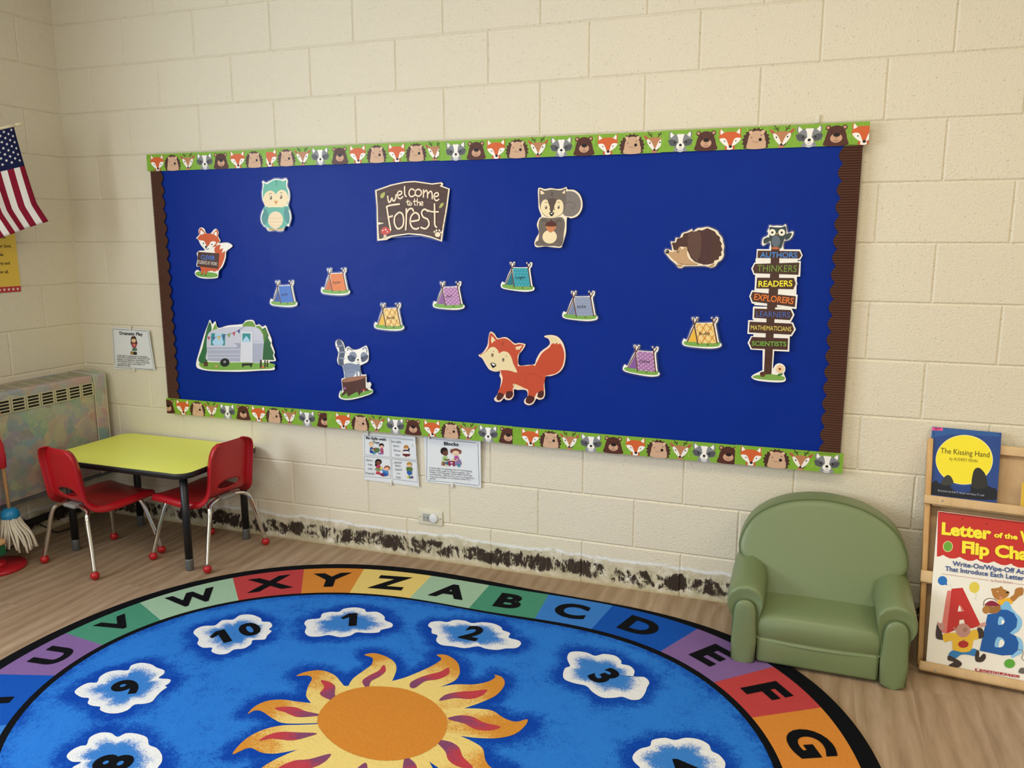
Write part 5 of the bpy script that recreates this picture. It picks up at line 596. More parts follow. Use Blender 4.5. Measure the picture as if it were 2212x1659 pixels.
def border(row, z0, seams, lift):
    for i, (a, b) in enumerate(zip(seams, seams[1:])):
        dz = (0.0016 if i % 2 else 0.0)
        s = Sheet((0, BYF - .006 - lift*(i % 2), 0), bend=lambda x, y: 0.001*math.sin(x*3.0)**2)
        segs = 40; xs = [a + (b-a)*k/segs for k in range(segs+1)]; s.mb.col = lin('7FAE34'); s.up()
        lo = [s.mb.vert(s.P((x, z0+dz))) for x in xs]; hi = [s.mb.vert(s.P((x, z0+dz+.0755))) for x in xs]
        for k in range(segs): s.mb.face((lo[k], lo[k+1], hi[k+1], hi[k]))
        rnd = random.Random(i*7 + int(z0*100))
        s.flat = True; s.h += .00006; x = a + .006
        while x < b - .006:
            zz = z0 + dz + .006 + rnd.random()*.045; h = .012 + rnd.random()*.014
            s.stroke([(x, zz), (x + rnd.uniform(-.003, .003), zz + h)], .0016, rnd.choice(('A2C85C', '6A9A28', '8FBC46', '6E9E2C')), 0); x += .0042
        s.flat = False; s.h += .00025; h0 = s.h
        for (x, kind) in row:
            s.h = h0
            if x < a - .05 or x > b + .05: continue
            if a + .03 <= x <= b - .03: critter(s, kind, x, z0 + dz + .0005)
            elif a <= x <= b:
                t = Sheet(s.o, bend=s.bend); t.h = s.h; critter(t, kind, x, z0 + dz + .0005)
                for f, c in zip(t.mb.f, t.mb.c):
                    vs = [t.mb.v[k] for k in f]
                    vs = [(min(max(p[0], a), b), p[1], p[2]) for p in vs]
                    s.mb.col = c; s.mb.face([s.mb.vert(p) for p in vs])
        s.build('border_strip', M['cover'], board)
border(DATA['_top'], 1.7255, [0.537, 1.2, 2.03, 2.92, 3.617], .0008)
border(DATA['_bot'], 0.5775, [0.541, 1.452, 2.342, 3.234, 3.611], .0008)

# ------------------------------------------------------------------ laminated cut-outs on the board
BOTTOM_OUT = -0.05
def offset_ring(p, d):
    n = len(p); ar = sum(p[i][0]*p[(i+1) % n][1] - p[(i+1) % n][0]*p[i][1] for i in range(n)); sg = 1 if ar > 0 else -1; out = []
    for i in range(n):
        a, b = p[i-2], p[(i+2) % n]; dx, dy = b[0]-a[0], b[1]-a[1]; L = math.hypot(dx, dy) or 1
        out.append((p[i][0] + sg*dy/L*d, p[i][1] - sg*dx/L*d))
    return out
def cutout(key, name, label, cat='cutout', group='animal and camp cutouts pinned on the bulletin board', tilt=BOTTOM_OUT, letter=None, layers=None, at=None, rot=0, film=.0055):
    (ox, oz), L = DATA[key] if layers is None else (at, layers)
    s = Sheet(); s.h = 0.001
    out = smooth_closed(pairs(L[0][3])) if L[0][2] else pairs(L[0][3])
    s.slab(out, .0012, 'E8E6DE')
    isl = lambda l: l[0] == 't' or (letter and l[0] == 's' and l[1] == letter)
    s.layers(L, lambda l: not isl(l))
    half = max(abs(q[1]) for q in out)
    y = BYF - .0035 - half*abs(math.sin(tilt)) - .001
    o = s.build(name, M['laminated'], loc=(ox, y, oz), rot=(tilt, R(rot), 0))
    if any(isl(l) for l in L):
        if letter:
            t = Sheet(); t.h = s.h + .0002; t.layers(L, isl); t.build('lettering', M['laminated'], o)
        else:
            for l in L:
                if isl(l): t = Sheet(); t.h = s.h + .0002; t.layers([l]); t.build('lettering', M['laminated'], o)
    f = MB(); a = out[::2]; b = offset_ring(a, film); n = len(a)
    ia = [f.vert((q[0], -.0005, q[1])) for q in a]; ib = [f.vert((q[0], -.0005, q[1])) for q in b]
    for k in range(n): f.face((ia[k], ia[(k+1) % n], ib[(k+1) % n], ib[k]))
    f.build('laminate_edge', M['film'], o)
    c = MB(); c.tube([(0, -.0018, half*.93), (.006, -.003, half*.95), (.010, -.0018, half*.93)], .0006, 6); c.build('staple', M['screw'], o) if key in ('welcome',) else None
    return tag(o, label, cat, group)
cutout('owl', 'owl_cutout', 'teal owl cutout with cream face and belly on blue board')
cutout('fox_sign', 'fox_cutout', 'small fox cutout holding a brown sign that says clever students', letter=None)
cutout('camper', 'camper_cutout', 'silver camper trailer cutout with bunting and green trees')
cutout('raccoon', 'raccoon_cutout', 'raccoon cutout with striped tail standing on a tree stump')
cutout('welcome', 'welcome_sign', 'brown wooden board cutout lettered welcome to the forest', 'sign', letter='F3E0C2', tilt=-.07)
cutout('squirrel', 'squirrel_cutout', 'grey brown squirrel cutout holding an acorn')
cutout('fox', 'fox_cutout', 'large orange fox cutout walking with bushy tail raised', tilt=-.035)
cutout('hedgehog', 'hedgehog_cutout', 'brown hedgehog cutout seen from the side on blue board', tilt=-.035)
cutout('signpost', 'signpost_cutout', 'tall signpost cutout with seven arrow boards and a dark owl on top', 'sign', tilt=-.02)
tent_words = {'Jude': 'plain blue tent cutout, the first tent from the left', 'Ryder': 'orange tent cutout, the only orange one', 'Sunny': 'yellow plaid tent cutout nearer the left, above the raccoon', 'Ari': 'purple checked tent cutout below the welcome sign', 'Logan': 'teal dotted tent cutout below the squirrel', 'Isla': 'grey dotted tent cutout above the large fox tail', 'Olive': 'purple checked tent cutout to the right of the large fox', 'Ruby': 'yellow plaid tent cutout beside the tall signpost'}
for nm, at, rot, pan, fl, pt, kind in DATA['_tents']:
    L = []
    pq = pairs([c for p in DATA['_panel'] for c in p])
    def bil(u, v):
        (ax, ay), (bx, by), (cx, cy), (dx, dy) = pq
        return ((1-v)*((1-u)*ax+u*bx) + v*((1-u)*dx+u*cx), (1-v)*((1-u)*ay+u*by) + v*((1-u)*dy+u*cy))
    I = lambda p: [int(round(c*1e4)) for q in p for c in q]
    for l in DATA['tent'][1]:
        if l[0] == 'pat':
            if kind == 'plaid':
                for k in range(-5, 8):
                    for (du, dv) in ((1, 1), (-1, 1)):
                        a0, b0 = (k/5.0, 0.0), (k/5.0 + du*.8, 1.0)
                        t = [(a0[0] + (b0[0]-a0[0])*j/10, j/10) for j in range(11)]; t = [p for p in t if 0.02 <= p[0] <= .98]
                        if len(t) > 1: L.append(['S' if du > 0 else 'Z', pt if k % 2 else 'F6E2A8', 0, 28 if k % 2 else 22, I([bil(*t[0]), bil(*t[-1])])])
            elif kind == 'gingham':
                for r in range(10):
                    for c in range(7):
                        if (r + c) % 2 == 0: L.append(['P', pt, 0, I([bil((c+.12)/7, (r+.12)/10), bil((c+.88)/7, (r+.12)/10), bil((c+.88)/7, (r+.88)/10), bil((c+.12)/7, (r+.88)/10)])])
            elif kind == 'dots':
                for r in range(6):
                    for c in range(5): 
                        x, y = bil((c+.5 + (.25 if r % 2 else -.15))/5.2, (r+.5)/6); L.append(['P', pt, 0, I([(x+.0026, y), (x, y+.0026), (x-.0026, y), (x, y-.0026)])])
        elif l[0] == 'name':
            w = {'Ari': .62, 'Jude': .85, 'Isla': .85}.get(nm, 1.0); (a, b) = pairs([c for p in DATA['_name'] for c in p])
            a = (a[0]-.0012, a[1]-.0015); b = (a[0] + (b[0]-a[0]+.004)*w, b[1]); L.append(['t', '1C1A22', nm, I([a, b]), 112, 0])
        elif len(l) > 2 and l[0] == 'p': L.append(['p', {'FLAP': fl, 'PANEL': pan}.get(l[1], l[1]), l[2], l[3]])
        else: L.append(l)
    cutout(None, 'tent_cutout', tent_words[nm], 'cutout', 'tent name cutouts on the bulletin board', tilt=-.07, layers=L, at=at, rot=-rot)

# ------------------------------------------------------------------ notices on the wall
def notice(key, name, label, corners, tilt, border_pts=None):
    """corners: tl, tr, br, bl in wall metres"""
    (ox, oz), L = DATA[key]
    cx = [(c[0]-ox, c[1]-oz) for c in corners]
    x1 = max(c[0] for c in cx)
    s = Sheet(bend=lambda x, y: .002 + .016*max(0, (x - .30*x1)/(.70*x1))**2 * (.35 + .65*max(0, min(1, .5 + y/.2))))
    tl, tr, br, bl = cx; n = 48
    top = [(tl[0]+(tr[0]-tl[0])*k/n, tl[1]+(tr[1]-tl[1])*k/n) for k in range(n+1)]; bot = [(bl[0]+(br[0]-bl[0])*k/n, bl[1]+(br[1]-bl[1])*k/n) for k in range(n+1)]
    s.slab(bot + top[::-1], .0005, 'DDE2E6'); s.h += s.EPS; s.mb.smooth = True
    rows = [[tuple(b[j] + (t[j]-b[j])*r/8 for j in (0, 1)) for b, t in zip(bot, top)] for r in range(9)]
    s.mb.col = lin('E3E8EC'); ids = [[s.mb.vert(s.P(q)) for q in r_] for r_ in rows]
    for a, b in zip(ids, ids[1:]):
        for k in range(n): s.mb.face((a[k], a[k+1], b[k+1], b[k]))
    s.mb.smooth = False; s.h += .0005
    s.layers(L, lambda l: l[0] != 't')
    o = s.build(name, M['laminated'], loc=(ox, -.0015, oz), rot=(tilt, 0, 0))
    for l in L:
        if l[0] == 't': t = Sheet(bend=s.bend); t.h = s.h + .0004; t.layers([l]); t.build('text_line', M['laminated'], o)
    return tag(o, label, 'poster', 'letter-size notices taped to the wall')
def clip(o, x, z, y=-.006):
    mb = MB(); mb.box(x-.005, x+.005, y-.004, y, z-.012, z+.012); bevel(mb.build('tape_tab', M['tape'], o), .001, 2)
nb = notice('be_safe', 'safety_notice', 'white four-panel notice about being safe with toys, right edge curling', [(1.612, .556), (1.882, .566), (1.893, .337), (1.613, .340)], 0)
clip(nb, 1.640-1.7516, .560-.4529); clip(nb, 1.752-1.7516, .342-.4529, -.005)
nb = notice('blocks', 'blocks_notice', 'white notice headed blocks with two children drawn at a low table', [(1.918, .566), (2.192, .574), (2.188, .364), (1.922, .362)], 0)
clip(nb, 1.945-2.0531, .572-.4662); clip(nb, 2.052-2.0531, .362-.4662, -.005)
nb = notice('dramatic', 'dramatic_play_notice', 'white notice headed dramatic play between the radiator and the board', [(.204, .984), (.448, .977), (.462, .782), (.194, .770)], 0)
clip(nb, .325-.3272, .984-.8776); clip(nb, .325-.3272, .778-.8776, -.005)
mb = MB(); mb.box(3.443, 3.459, -.008, 0, 1.808, 1.836); bevel(tag(mb.build('wall_hook', M['ivory']), 'tiny cream adhesive hook on the wall above the board', 'hook'), .002, 2)

# ------------------------------------------------------------------ socket plate
pl = empty('outlet', (1.943, 0, .200)); tag(pl, 'cream electrical outlet plate low on the wall', 'outlet')
mb = MB(); mb.box(-.059, .059, -.0075, -.0002, -.0335, .0335); bevel(mb.build('cover_plate', M['ivory'], pl), .003, 3)
mb = MB(); mb.box(-.036, -.002, -.0105, -.0072, -.018, .018); bevel(mb.build('socket_cover', M['clear_cap'], pl), .003, 3)
mb = MB(); mb.box(-.014, -.010, -.0116, -.0104, -.006, .005); mb.box(-.030, -.027, -.0116, -.0104, -.003, .003); mb.build('slot', M['leg_tip'], pl)
mb = MB(); mb.smooth = True
mb.lathe([(.020, 0), (.0205, .006), (.0195, .009), (.016, .0105), (.001, .011)], (0, 0, 0), 24)
mb.build('safety_cap', M['white_plastic'], pl, loc=(.018, -.0072, 0), rot=(PI/2, 0, 0))
for sx in (-.050, .050):
    mb = MB(); mb.lathe([(.0028, 0), (.0026, .0012), (.0012, .0018)], (0, 0, 0), 10); mb.build('screw', M['screw'], pl, loc=(sx, -.0074, 0), rot=(PI/2, 0, 0))
# ------------------------------------------------------------------ left wall: poster, flag, radiator
def star(cx, cy, r, rot=PI/2, q=.40): return [(cx + (r if k % 2 == 0 else r*q)*math.cos(rot + k*PI/5), cy + (r if k % 2 == 0 else r*q)*math.sin(rot + k*PI/5)) for k in range(10)]
s = Sheet((.004, 0, 0), (0, 1, 0), (0, 0, 1), (1, 0, 0))
PY0, PY1, PZ0, PZ1 = -.80, -.320, 1.176, 1.76
s.slab([(PY0, PZ0), (PY1, PZ0), (PY1, PZ1), (PY0, PZ1)], .001, 'C8B060'); s.rect(PY0, PY1, PZ0, PZ1, 'E8C74E')
s.rect(PY0, PY1, PZ0, PZ0+.026, 'B83038'); s.rect(PY0, PY1, PZ1-.026, PZ1, 'B83038')
s.up(); s.flat = True
for k in range(22): s.poly(star(PY1 - .016 - k*.0225, PZ0 + .013, .0085), 'F2E8D8')
for k in range(22): s.poly(star(PY1 - .016 - k*.0225, PZ1 - .013, .0085), 'F2E8D8')
po = tag(s.build('pledge_poster', M['paper']), 'yellow pledge poster with red starred border behind the flag', 'poster')
lines = [('I pledge allegiance', 1.690, -.375), ('to the Flag', 1.636, -.44), ('of the United', 1.583, -.40), ('States of America', 1.500, -.355), ('and to the Republic', 1.460, -.372), ('for which it stands.', 1.420, -.367), ('one nation under God,', 1.379, -.347), ('indivisible.', 1.341, -.388), ('with liberty and', 1.302, -.362), ('and justice for all.', 1.263, -.372)]
for tx, z, y1 in lines:
    t = Sheet((.004, 0, 0), (0, 1, 0), (0, 0, 1), (1, 0, 0)); t.h = s.h + .0003
    wd_ = text_shape(tx, 1)[2]*.0135; t.text(tx, (y1 - wd_, z), (y1, z), .0135, '4A3A1E', 1); t.build('text_line', M['paper'], po)

fl = empty('american_flag', (0, -.93, 1.72)); tag(fl, 'small American flag hanging from a pale wooden staff on the left wall', 'flag')
TIP = Vector((.23, .519, .187)); BRK = Vector((.004, 0, -.005)); D = (TIP - BRK).normalized(); HZ = Vector((D.x, D.y, 0)).normalized()
mb = MB(); mb.smooth = True
path = [BRK + (TIP-BRK)*k/10 for k in range(11)]
mb.tube(path[:10] + [TIP - D*.030], .0058, 12)
mb.tube([TIP - D*.032, TIP - D*.026, TIP - D*.014, TIP - D*.004, TIP], [.005, .0066, .0074, .005, .001], 12)
mb.build('staff', M['flag_pole'], fl)
mb = MB(); mb.box(-.0, .018, -.018, .018, -.03, .03); bevel(mb.build('bracket', M['screw'], fl), .004, 2)
nu, nv = 26, 40
def flag_pt(u, v, off=0.0):
    """u along the staff from the tip (0..1), v down the fly"""
    base = TIP - D*(.036 + .305*u)
    drop = .412*v
    side = .030*v*v + .050*max(0, v-.78)*2 + .004*math.sin(u*9+v*2)
    fold = .010*math.sin(u*13 + v*1.2)*v**.6 + .012*v*math.sin(u*5)
    nrm = Vector((HZ.y, -HZ.x, 0))
    return base + HZ*(side*.9 + .046*v) + Vector((0, 0, -drop + .028*max(0, v-.8)*2*(1-u))) + nrm*(fold + off)
mb = MB(); mb.smooth = True
g = [[mb.vert(flag_pt(i/nu, j/nv)) for i in range(nu+1)] for j in range(nv+1)]
for j in range(nv):
    for i in range(nu):
        st = i//2; canton = st < 7 and j < 16
        mb.col = lin('20264E' if canton else ('8E2038' if st % 2 == 0 else 'F2F2EE')); mb.face((g[j][i], g[j+1][i], g[j+1][i+1], g[j][i+1]))
cl = mb.build('cloth', M['cloth'], fl, attrs=True)
sl = cl.modifiers.new('thick', 'SOLIDIFY'); sl.thickness = .0008; sl.offset = 0
st_ = MB()
for r in range(9):
    n = 6 if r % 2 == 0 else 5
    for c in range(n):
        vv = (.028 + (c + (0 if n == 6 else .5))*.062 + .008); uu = (r + .9)*.0545
        for side in (1, -1):
            pts = star(uu, vv, .017); st_.col = lin('F4F4F2')
            ids = [st_.vert(flag_pt(p[0]*1.0 + (0)*.5, uu*0 + p[1]*.98, side*.0012)) for p in [(uu + (q[0]-uu)*1.25, vv + (q[1]-vv)*1.0) for q in pts]]
            st_.face(ids)
st_.build('star_field', M['cloth'], cl, attrs=True)

# radiator enclosure covered in torn collage paper
rad = empty('radiator_cover', (0, -.033, 0)); tag(rad, 'wall radiator cover pasted over with torn pastel collage paper', 'radiator')
XF, ZT0, ZT1, ZB = .160, .763, .752, .254
def prism(mb, prof, y0, y1):
    a = [mb.vert((x, y0, z)) for x, z in prof]; b = [mb.vert((x, y1, z)) for x, z in prof]; n = len(prof)
    for k in range(n): mb.face((a[k], a[(k+1) % n], b[(k+1) % n], b[k]))
    mb.face(a[::-1]); mb.face(b)
prof = [(.001, ZB), (XF, ZB), (XF, ZT1-.008), (XF-.008, ZT1), (.001, ZT0)]
mb = MB(); prism(mb, prof, -.075, -1.75); o = mb.build('body', M['collage'], rad); fixn(o); bevel(o, .004, 2)
prof2 = [(.001, ZB-.002), (XF+.003, ZB-.002), (XF+.003, ZT1-.006), (XF-.006, ZT1+.003), (.001, ZT0+.003)]
mb = MB(); prism(mb, prof2, 0, -.0735); o = mb.build('end_cap', M['collage'], rad); fixn(o); bevel(o, .005, 3)
mb = MB(); mb.tube([(XF+.0035, -.0735, ZB), (XF+.0035, -.0735, ZT1-.006), (XF-.006, -.0735, ZT1+.0035), (.004, -.0735, ZT0+.0035)], .0022, 8); mb.tube([(XF+.002, -.003, ZB), (XF+.002, -.003, ZT1-.005), (XF-.006, -.003, ZT1+.003), (.004, -.003, ZT0+.003)], .0028, 8); mb.build('edge_bead', M['cream_metal'], rad)
mb = MB(); mb.box(.001, XF, -1.75, 0, ZB-.016, ZB-.001); o = mb.build('lower_panel', M['leg_tip'], rad)
slope = (ZT1-ZT0)/(XF-.008)
for k in range(20):
    y1 = -.083 - k*.0745; y0 = y1 - .064
    mb = MB(); mb.m = 0; mb.box(XF-.001, XF+.0006, y0, y1, .661, .7185)  # dark plate in place of the shaded slot openings
    mb.m = 1
    for i in range(5):
        z = .660 + i*.0145; mb.box(XF+.0004, XF+.0058, y0-.001, y1+.001, z-.0022, z+.0022)
    for y in (y0, y1): mb.box(XF+.0004, XF+.0055, y-.0028, y+.0028, .657, .7215)
    mb.build('front_grille', [M['slot_shade'], M['cream_metal']], rad)
    mb = MB(); mb.m = 0
    def top(x, dz): return ZT0 + slope*x + dz
    i4 = [mb.vert((x, y, top(x, .0007))) for x, y in ((.035, y0), (.132, y0), (.132, y1), (.035, y1))]; mb.face(i4)
    mb.m = 1
    for i in range(8):
        y = y0 + (y1-y0)*i/7
        j4 = [mb.vert((x, yy, top(x, dz))) for dz in (.0002, .0014) for x, yy in ((.033, y-.0016), (.134, y-.0016), (.134, y+.0016), (.033, y+.0016))]
        for q in ((0, 1, 5, 4), (1, 2, 6, 5), (2, 3, 7, 6), (3, 0, 4, 7), (4, 5, 6, 7)): mb.face([j4[t] for t in q])
    mb.build('top_grille', [M['slot_shade'], M['cream_metal']], rad)

pp = empty('radiator_pipe', (.045, -.02, .095)); tag(pp, 'dark pipe with a shiny ring running low under the radiator cover', 'pipe')
mb = MB(); mb.smooth = True; mb.tube([(0, 0, 0), (0, -.3, -.004), (0, -.62, -.008), (-.02, -.9, 0), (-.043, -.95, .0)], .017, 12); mb.build('tube', M['cable'], pp)
mb = MB(); mb.smooth = True; mb.lathe([(.030, 0), (.030, .004), (.020, .010)], (0, 0, 0), 20); mb.build('ring', M['chrome'], pp, loc=(.0, -.045, -.0), rot=(PI/2, 0, 0))
mb = MB(); mb.smooth = True
cp = smooth_open([(.055, -.80, .005), (.072, -.62, .005), (.085, -.50, .05), (.080, -.44, .088), (.075, -.38, .05), (.08, -.33, .008), (.09, -.25, .005)], 8)
mb.tube([(x, y, max(z, .005)) for x, y, z in cp], .0035, 8); tag(mb.build('power_cable', M['cable']), 'thin black cable looping behind the mop under the radiator', 'cable')

# ------------------------------------------------------------------ activity table
TX0, TX1, TY0, TY1, TZ = .247, 1.062, -.520, -.010, .450
tb = empty('activity_table', ((TX0+TX1)/2, (TY0+TY1)/2, 0)); tag(tb, 'low yellow-topped activity table with black edge and legs', 'table')
def rrect(w, d, r, n=8):
    out = []
    for cx, cy, a in ((w-r, d-r, 0), (-w+r, d-r, PI/2), (-w+r, -d+r, PI), (w-r, -d+r, 1.5*PI)):
        out += [(cx + r*math.cos(a + PI/2*k/n), cy + r*math.sin(a + PI/2*k/n)) for k in range(n+1)]
    return out
W2, D2 = (TX1-TX0)/2, (TY1-TY0)/2
mb = MB(); mb.smooth = True
mb.loft([[(x, y, z) for x, y in rrect(W2+e, D2+e, .060)] for e, z in ((-.004, TZ-.026), (-.001, TZ-.022), (0, TZ-.012), (-.001, TZ-.003), (-.003, TZ-.0008))]); fixn(mb.build('edge_band', M['black_edge'], tb))
mb = MB(); mb.loft([[(x, y, z) for x, y in rrect(W2-.0035, D2-.0035, .058)] for z in (TZ-.004, TZ)]); fixn(mb.build('tabletop', M['yellow_lam'], tb))
cx, cy = (TX0+TX1)/2, (TY0+TY1)/2
for lx, ly in ((.345, -.455), (.375, -.095), (.994, -.068), (1.003, -.460)):
    mb = MB(); mb.smooth = True; mb.tube([(0, 0, .052), (0, 0, TZ-.026)], .0165, 18); lg = mb.build('leg', M['black_metal'], tb, loc=(lx-cx, ly-cy, 0))
    mb = MB(); mb.smooth = True; mb.lathe([(.0155, 0), (.0175, .003), (.0175, .045), (.0165, .054)], (0, 0, 0), 18); mb.build('foot', M['leg_tip'], lg)

# ------------------------------------------------------------------ red school chairs
def make_chair():
    root = empty('school_chair', (0, 0, 0))
    prof = [(.168, .272), (.166, .288), (.150, .298), (.10, .300), (.03, .295), (-.03, .290), (-.075, .290), (-.108, .297), (-.130, .318), (-.139, .350), (-.146, .40), (-.153, .45), (-.160, .495), (-.166, .525), (-.168, .538), (-.169, .548)]
    wid = [.140, .146, .150, .153, .154, .152, .146, .136, .125, .119, .118, .118, .115, .105, .092, .068]
    P = smooth_open([(a[0], a[1], w) for a, w in zip(prof, wid)], 5); nr = len(P); nc = 33
    mb = MB(); mb.smooth = True; ids = []; uv = {}
    for r, (y, z, w) in enumerate(P):
        p0, p1 = P[max(r-1, 0)], P[min(r+1, nr-1)]; ty, tz = p1[0]-p0[0], p1[1]-p0[1]; L = math.hypot(ty, tz); ny, nz = tz/L, -ty/L   # towards back / underside
        if nz > 0 and r < 30: ny, nz = -ny, -nz
        if r >= 30 and ny > 0: ny, nz = -ny, -nz
        row = []
        back = min(1, max(0, (r-34)/12)); 
        for c in range(nc):
            q = (c - nc//2)/(nc//2)
            if abs(q) <= .88:
                t = q/.88; x = w*t; dish = -.007*(1-t*t) if r < 34 else .012*(t*t)*0
                yy, zz = y - back*.010*(1-t*t), z + (dish if r < 36 else 0)
            else:
                e = (abs(q)-.88)/.12; x = math.copysign(w + .006*math.sin(e*PI/2), q); fl_ = .024*e*(1 if r > 2 else .6)
                yy, zz = y + ny*fl_, z + nz*fl_
            i = mb.vert((x, yy, zz)); row.append(i); uv[i] = (x, z if r > 36 else -9)
        ids.append(row)
    # hand slot low in the back
    SZ, SH, SW = .350, .020, .066
    def ins(i): 
        x, z = uv[i]; return ((x/SW)**2 + ((z-SZ)/SH)**2) if z > 0 else 9
    for r in range(nr-1):
        for c in range(nc-1):
            q = (ids[r][c], ids[r][c+1], ids[r+1][c+1], ids[r+1][c])
            if sum(ins(i) for i in q)/4 < 1.0: continue
            mb.face(q)
    for row in ids:
        for i in row:
            e = ins(i)
            if .35 < e < 1.35:
                x, z = uv[i]; k = 1/math.sqrt(e); v = mb.v[i]; mb.v[i] = (x*k, v[1], v[2] + (SZ + (z-SZ)*k - z))
    sh = mb.build('seat_shell', M['red_plastic'], root)
    so = sh.modifiers.new('thick', 'SOLIDIFY'); so.thickness = .0045; so.offset = -1
    for sx in (-1, 1):
        for (pts) in ([(sx*.03, .095, .278), (sx*.075, .100, .279), (sx*.108, .108, .268), (sx*.126, .120, .235), (sx*.150, .142, .130), (sx*.172, .160, .030)],
                      [(sx*.005, -.118, .284), (sx*.060, -.124, .283), (sx*.104, -.132, .272), (sx*.124, -.148, .243), (sx*.154, -.160, .130), (sx*.180, -.172, .030)]):
            mb = MB(); mb.smooth = True; mb.tube(smooth_open(pts, 6), .0095, 14); lg = mb.build('leg', M['chrome'], root)
            f = pts[-1]; mb = MB(); mb.smooth = True; mb.sphere((f[0], f[1], .0185), .0185, 18, 12); mb.build('ball_foot', M['red_plastic'], lg)
    mb = MB(); mb.box(-.040, .040, -.150, -.100, .278, .296); bevel(mb.build('back_bracket', M['grey_plastic'], root), .008, 3)
    mb = MB(); mb.tube([(0, -.12, .277), (0, .10, .277)], .008, 10); mb.build('spine_tube', M['chrome'], root)
    return root
ch = make_chair(); ch.location = (.550, -.480, 0); ch.rotation_euler = (0, 0, R(-9.5))
tag(ch, 'red plastic school chair at the front side of the yellow table', 'chair', 'red school chairs at the activity table')
c2 = copy_tree(ch); c2.location = (.944, -.268, 0); c2.rotation_euler = (0, 0, R(85))
tag(c2, 'red plastic school chair at the right end of the yellow table', 'chair', 'red school chairs at the activity table')

# ------------------------------------------------------------------ toy cleaning stand
ts = empty('toy_cleaning_stand', (.205, -.735, 0)); tag(ts, 'round red base and wooden pole of a toy cleaning stand', 'toy')
mb = MB(); mb.smooth = True; mb.lathe([(.106, 0), (.110, .004), (.110, .012), (.106, .017), (.04, .018)], (0, 0, 0), 40); fixn(mb.build('base', M['toy_red'], ts))
mb = MB(); mb.smooth = True; mb.lathe([(.034, .016), (.036, .022), (.030, .032), (.016, .038), (.011, .040)], (0, 0, 0), 24); fixn(mb.build('hub', M['toy_red'], ts))
mb = MB(); mb.smooth = True; mb.tube([(0, 0, .03), (0, 0, .66)], .0095, 14); mb.build('pole', M['wood_pole'], ts)
mb = MB(); mb.box(-.008, .008, -.07, .09, .662, .684); bevel(mb.build('hanger_bar', M['wood_pole'], ts), .004, 2)
dp = empty('toy_dustpan', (.229, -.736, .505)); tag(dp, 'small red toy dustpan hanging on the toy cleaning stand', 'toy', 'toy cleaning tools on the stand')
mb = MB(); mb.smooth = True
mb.loft([[(x*w, y, z) for x, y in ((-1, -.004), (-.9, -.009), (.9, -.009), (1, -.004), (1, .004), (-1, .004))] for w, z in ((.052, -.055), (.060, -.050), (.062, 0), (.058, .05), (.045, .088), (.025, .11), (.012, .12))]); o = mb.build('pan', M['toy_red'], dp, rot=(0, 0, R(48))); fixn(o)
mb = MB(); mb.smooth = True; mb.tube([(0, 0, .115), (0, 0, .158)], .008, 10); mb.build('handle', M['wood_pole'], dp)
mp = empty('toy_mop', (.208, -.655, 0)); tag(mp, 'toy mop with blue head and white string skirt on the stand', 'toy', 'toy cleaning tools on the stand')
mb = MB(); mb.smooth = True; mb.tube([(0, 0, .235), (-.016, .005, .44), (-.028, .01, .62)], .0075, 12); mb.build('handle', M['wood_pole'], mp)
mb = MB(); mb.smooth = True; mb.lathe([(.034, .205), (.038, .212), (.038, .228), (.032, .242), (.020, .250), (.009, .252)], (0, 0, 0), 28); fixn(mb.build('mop_head', M['toy_blue'], mp))
mb = MB(); mb.smooth = True; rnd = random.Random(3)
for k in range(44):
    a = 2*PI*k/44 + rnd.uniform(-.05, .05); rr = .030 + rnd.uniform(-.006, .003); out = .035 + .03*rnd.random(); dx = .040*max(0, math.cos(a)) + .012; L = .118 + .03*rnd.random()
    p = [(rr*math.cos(a), rr*math.sin(a), .212), (rr*1.25*math.cos(a)+.2*dx, rr*1.25*math.sin(a), .18), ((rr+out*.5)*math.cos(a)+.7*dx, (rr+out*.4)*math.sin(a), .14), ((rr+out*.6)*math.cos(a)+dx, (rr+out*.5)*math.sin(a)+rnd.uniform(-.01, .01), .212-L)]
    mb.tube(smooth_open(p, 3), .0042, 6)
mb.build('string_skirt', M['mop_white'], mp)
br = empty('toy_broom', (.228, -.762, 0)); tag(br, 'toy broom with wooden block and green bristles on the stand', 'toy', 'toy cleaning tools on the stand')
mb = MB(); mb.smooth = True; mb.tube([(-.02, .0, .150), (-.03, -.018, .62)], .0075, 12); mb.build('handle', M['wood_pole'], br)
mb = MB(); mb.smooth = True
mb.loft([[(x, y, z) for x, z in rrect(w_, .010, .009, 4)] for y, w_ in ((-.016, .060), (-.012, .064), (.012, .064), (.016, .060))]); o = mb.build('block', M['wood_pole'], br, loc=(0, 0, .150), rot=(0, R(12), 0)); fixn(o)
mb = MB(); mb.loft([[(x, y, z) for x, y in ((-w_, -.014), (w_, -.014), (w_, .014), (-w_, .014))] for w_, z in ((.050, .144), (.056, .085))]); o = mb.build('bristles', M['toy_green'], br); fixn(o)
